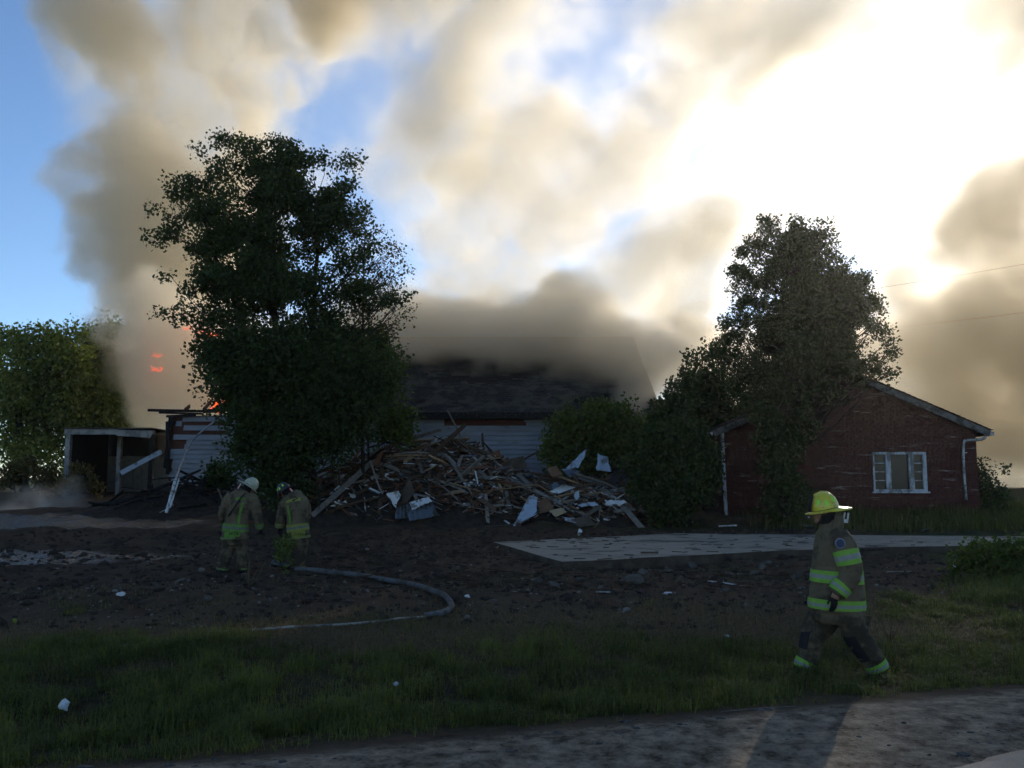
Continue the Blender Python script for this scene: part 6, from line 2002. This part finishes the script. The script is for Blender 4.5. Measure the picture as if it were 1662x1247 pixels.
def litter():
    for px, py, w, h, lab in ((104, 1164, .05, .05, 'crumpled white paper in the grass at the lower left'), (642, 1127, .03, .02, 'tiny white scrap in the middle of the grass'),
                              (940, 871, .07, .11, 'small white scrap standing at the back edge of the slab'), (196, 970, .07, .04, 'white scrap lying on the soil before the left firefighter'),
                              (24, 1020, .04, .03, 'pale yellow scrap in the grass at the far left'), (1180, 1044, .04, .02, 'white scrap in the grass left of the walking firefighter'),
                              (758, 970, .05, .03, 'pale scrap beside the bend of the hose'), (1086, 967, .12, .02, 'flat white splinter lying below the slab')):
        p = on_ground(px, py)
        me = lump_mesh('paper_scrap', 1, px, 2, (1, .7, 1))
        for v in me.vertices:
            v.co *= 1 + .5 * mnoise.noise(v.co * 4 + Vector((px, 0, 0)))
            v.co = Vector((v.co.x * w, v.co.y * w, v.co.z * h))
        o = put('paper_scrap', me, M_WHITE if px != 24 else M_YELLOW_TRIM, label=lab, cat='scrap'); o.location = p + Vector((0, 0, h * .6 + (.06 if py > 1015 else 0)))
    p = on_ground(1556, 922)
    me = lump_mesh('crumpled_bag', 1, 8, 3, (1, .7, .9))
    for v in me.vertices:
        v.co *= 1 + .4 * abs(mnoise.noise(v.co * 3)); v.co *= .12
    o = put('crumpled_bag', me, M_WHITE, label='crumpled white bag on the soil at the right below the slab', cat='bag'); o.location = p + Vector((0, 0, .09))
    for pts, r, m, lab in (([(1150, 945), (1175, 949), (1210, 954)], .022, WOODS[3][1], 'long pale lath lying below the slab'),
                           ([(1168, 857), (1194, 857)], .06, M_WHITE, 'bluish white board at the foot of the white corner pipe'),
                           ([(1297, 855), (1318, 856)], .05, M_PALE, 'pale board on the ground behind the walking firefighter'),
                           ([(805, 892), (815, 884)], .03, WOODS[4][1], 'short tan stick at the left corner of the slab'),
                           ([(968, 963), (995, 964)], .03, WOODS[3][1], 'flat white splinter on the soil below the slab middle'),
                           ([(1040, 897), (1068, 897)], .045, WOODS[0][1], 'dark piece of board lying on the slab'),
                           ([(1440, 930), (1480, 932)], .03, WOODS[1][1], 'grey lath on the soil right of the walking firefighter'),
                           ([(1400, 893), (1432, 891)], .07, M_CHAR, 'black board lying on the front edge of the slab'),
                           ([(1500, 862), (1524, 856)], .04, WOODS[1][1], 'grey branch on the back edge of the slab'),
                           ([(1170, 1158), (1240, 1151), (1292, 1149)], .008, WOODS[1][1], 'thin pale stick at the edge of the shoulder')):
        P = []
        for q in pts:
            if 870 < q[1] < 900 and q[0] > 900:
                u = at(q[0], q[1], 10) - CAM; P.append(CAM + u * ((.47 - CAM.z) / u.z))
            else:
                P.append(on_ground(*q) + Vector((0, 0, r * .6)))
        mb = MB(); mb.tube(P, r, 6, flat=.45)
        put('loose_board' if r > .02 else 'loose_stick', mb.build('loose_board'), m, label=lab, cat='board' if r > .02 else 'stick', loc=P[0])
    # dry twigs sticking up in front of the two men
    for k, (x, y, n, lab) in enumerate(((404, 955, 6, 'dry forked weed stalk below the firefighter with the cream helmet'), (1445, 1045, 5, 'dark dry weed stalk right of the walking firefighter'), (575, 1090, 4, 'reddish dry stalk in the grass below the hose'))):
        rng = random.Random(k)
        p = on_ground(x, y)
        mb = MB()
        for i in range(n):
            d = Vector((rng.uniform(-.6, .6), rng.uniform(-.4, .4), 1)).normalized(); L = rng.uniform(.25, .6)
            mb.tube([p, p + d * L * .5 + Vector((rng.uniform(-.04, .04), 0, 0)), p + d * L], [.008, .006, .003], 5)
        o = put('dry_stalk', mb.build('dry_stalk', True), M_HAYW, label=lab, cat='weed', loc=p)



M_HAYW = mat('dry_stem', (.12, .085, .05), .9)
litter()

# low steam over the wet soil at the left
def steam():
    lo, hi, n = (-17.5, 26.5, .8), (-11.0, 31.0, 3.4), (60, 42, 34)
    ax = [np.linspace(l, h, k, dtype=np.float32) for l, h, k in zip(lo, hi, n)]
    P = np.stack(np.meshgrid(*ax, indexing='ij'), -1).reshape(-1, 3)
    w = np.stack([fbm(P, 411 + k, .8, 3) for k in range(3)], -1) - .5
    q = P + w * 1.2
    f = fbm(q, 421, 1.1, 4)
    h = P[:, 2] - ground_z(P[:, 0], P[:, 1], False)
    d = .0 * h
    for px, r, top in ((50, .9, .9), (75, .7, .8), (118, .6, 1.2), (135, .45, 1.0), (95, .9, .5), (20, .8, .4)):
        c = at(px, 810, 29.0)
        rr = np.sqrt((q[:, 0] - c.x) ** 2 + ((q[:, 1] - 29.0) * .8) ** 2) / r
        d = np.maximum(d, np.clip(1 - rr, 0, 1) * np.clip(1 - h / top, 0, 1))
    d = d * np.clip((f - .38) * 5, 0, 1) * 1.1
    d = d.reshape(n).astype(np.float32)
    for k in range(2):
        sl = [slice(None)] * 3
        for ax_ in range(3):
            s2 = list(sl); s2[ax_] = 0 if k == 0 else -1
            if not (ax_ == 2 and k == 0):
                d[tuple(s2)] = 0
    volume_grid('steam', lo, hi, d, smoke_material('steam_volume', (.93, .92, .9), 1.0, .5), 'pale steam rising from the wet soil at the left')
steam()

# thin smoky air over the whole place
def haze():
    mb = MB(); mb.box((-720, -75, -1.5), (720, 910, 38.0))
    m = bpy.data.materials.new('smoky_air'); N, L = nodes_of(m); N.remove(N['Principled BSDF'])
    pv = N.new('ShaderNodeVolumePrincipled')
    pv.inputs['Color'].default_value = (.92, .88, .82, 1); pv.inputs['Density'].default_value = HAZE_DENSITY; pv.inputs['Anisotropy'].default_value = .78
    L.new(pv.outputs[0], N['Material Output'].inputs['Volume'])
    put('haze', mb.build('haze'), m, label='thin smoky haze over the whole yard', kind='stuff')
HAZE_DENSITY = .00034
haze()
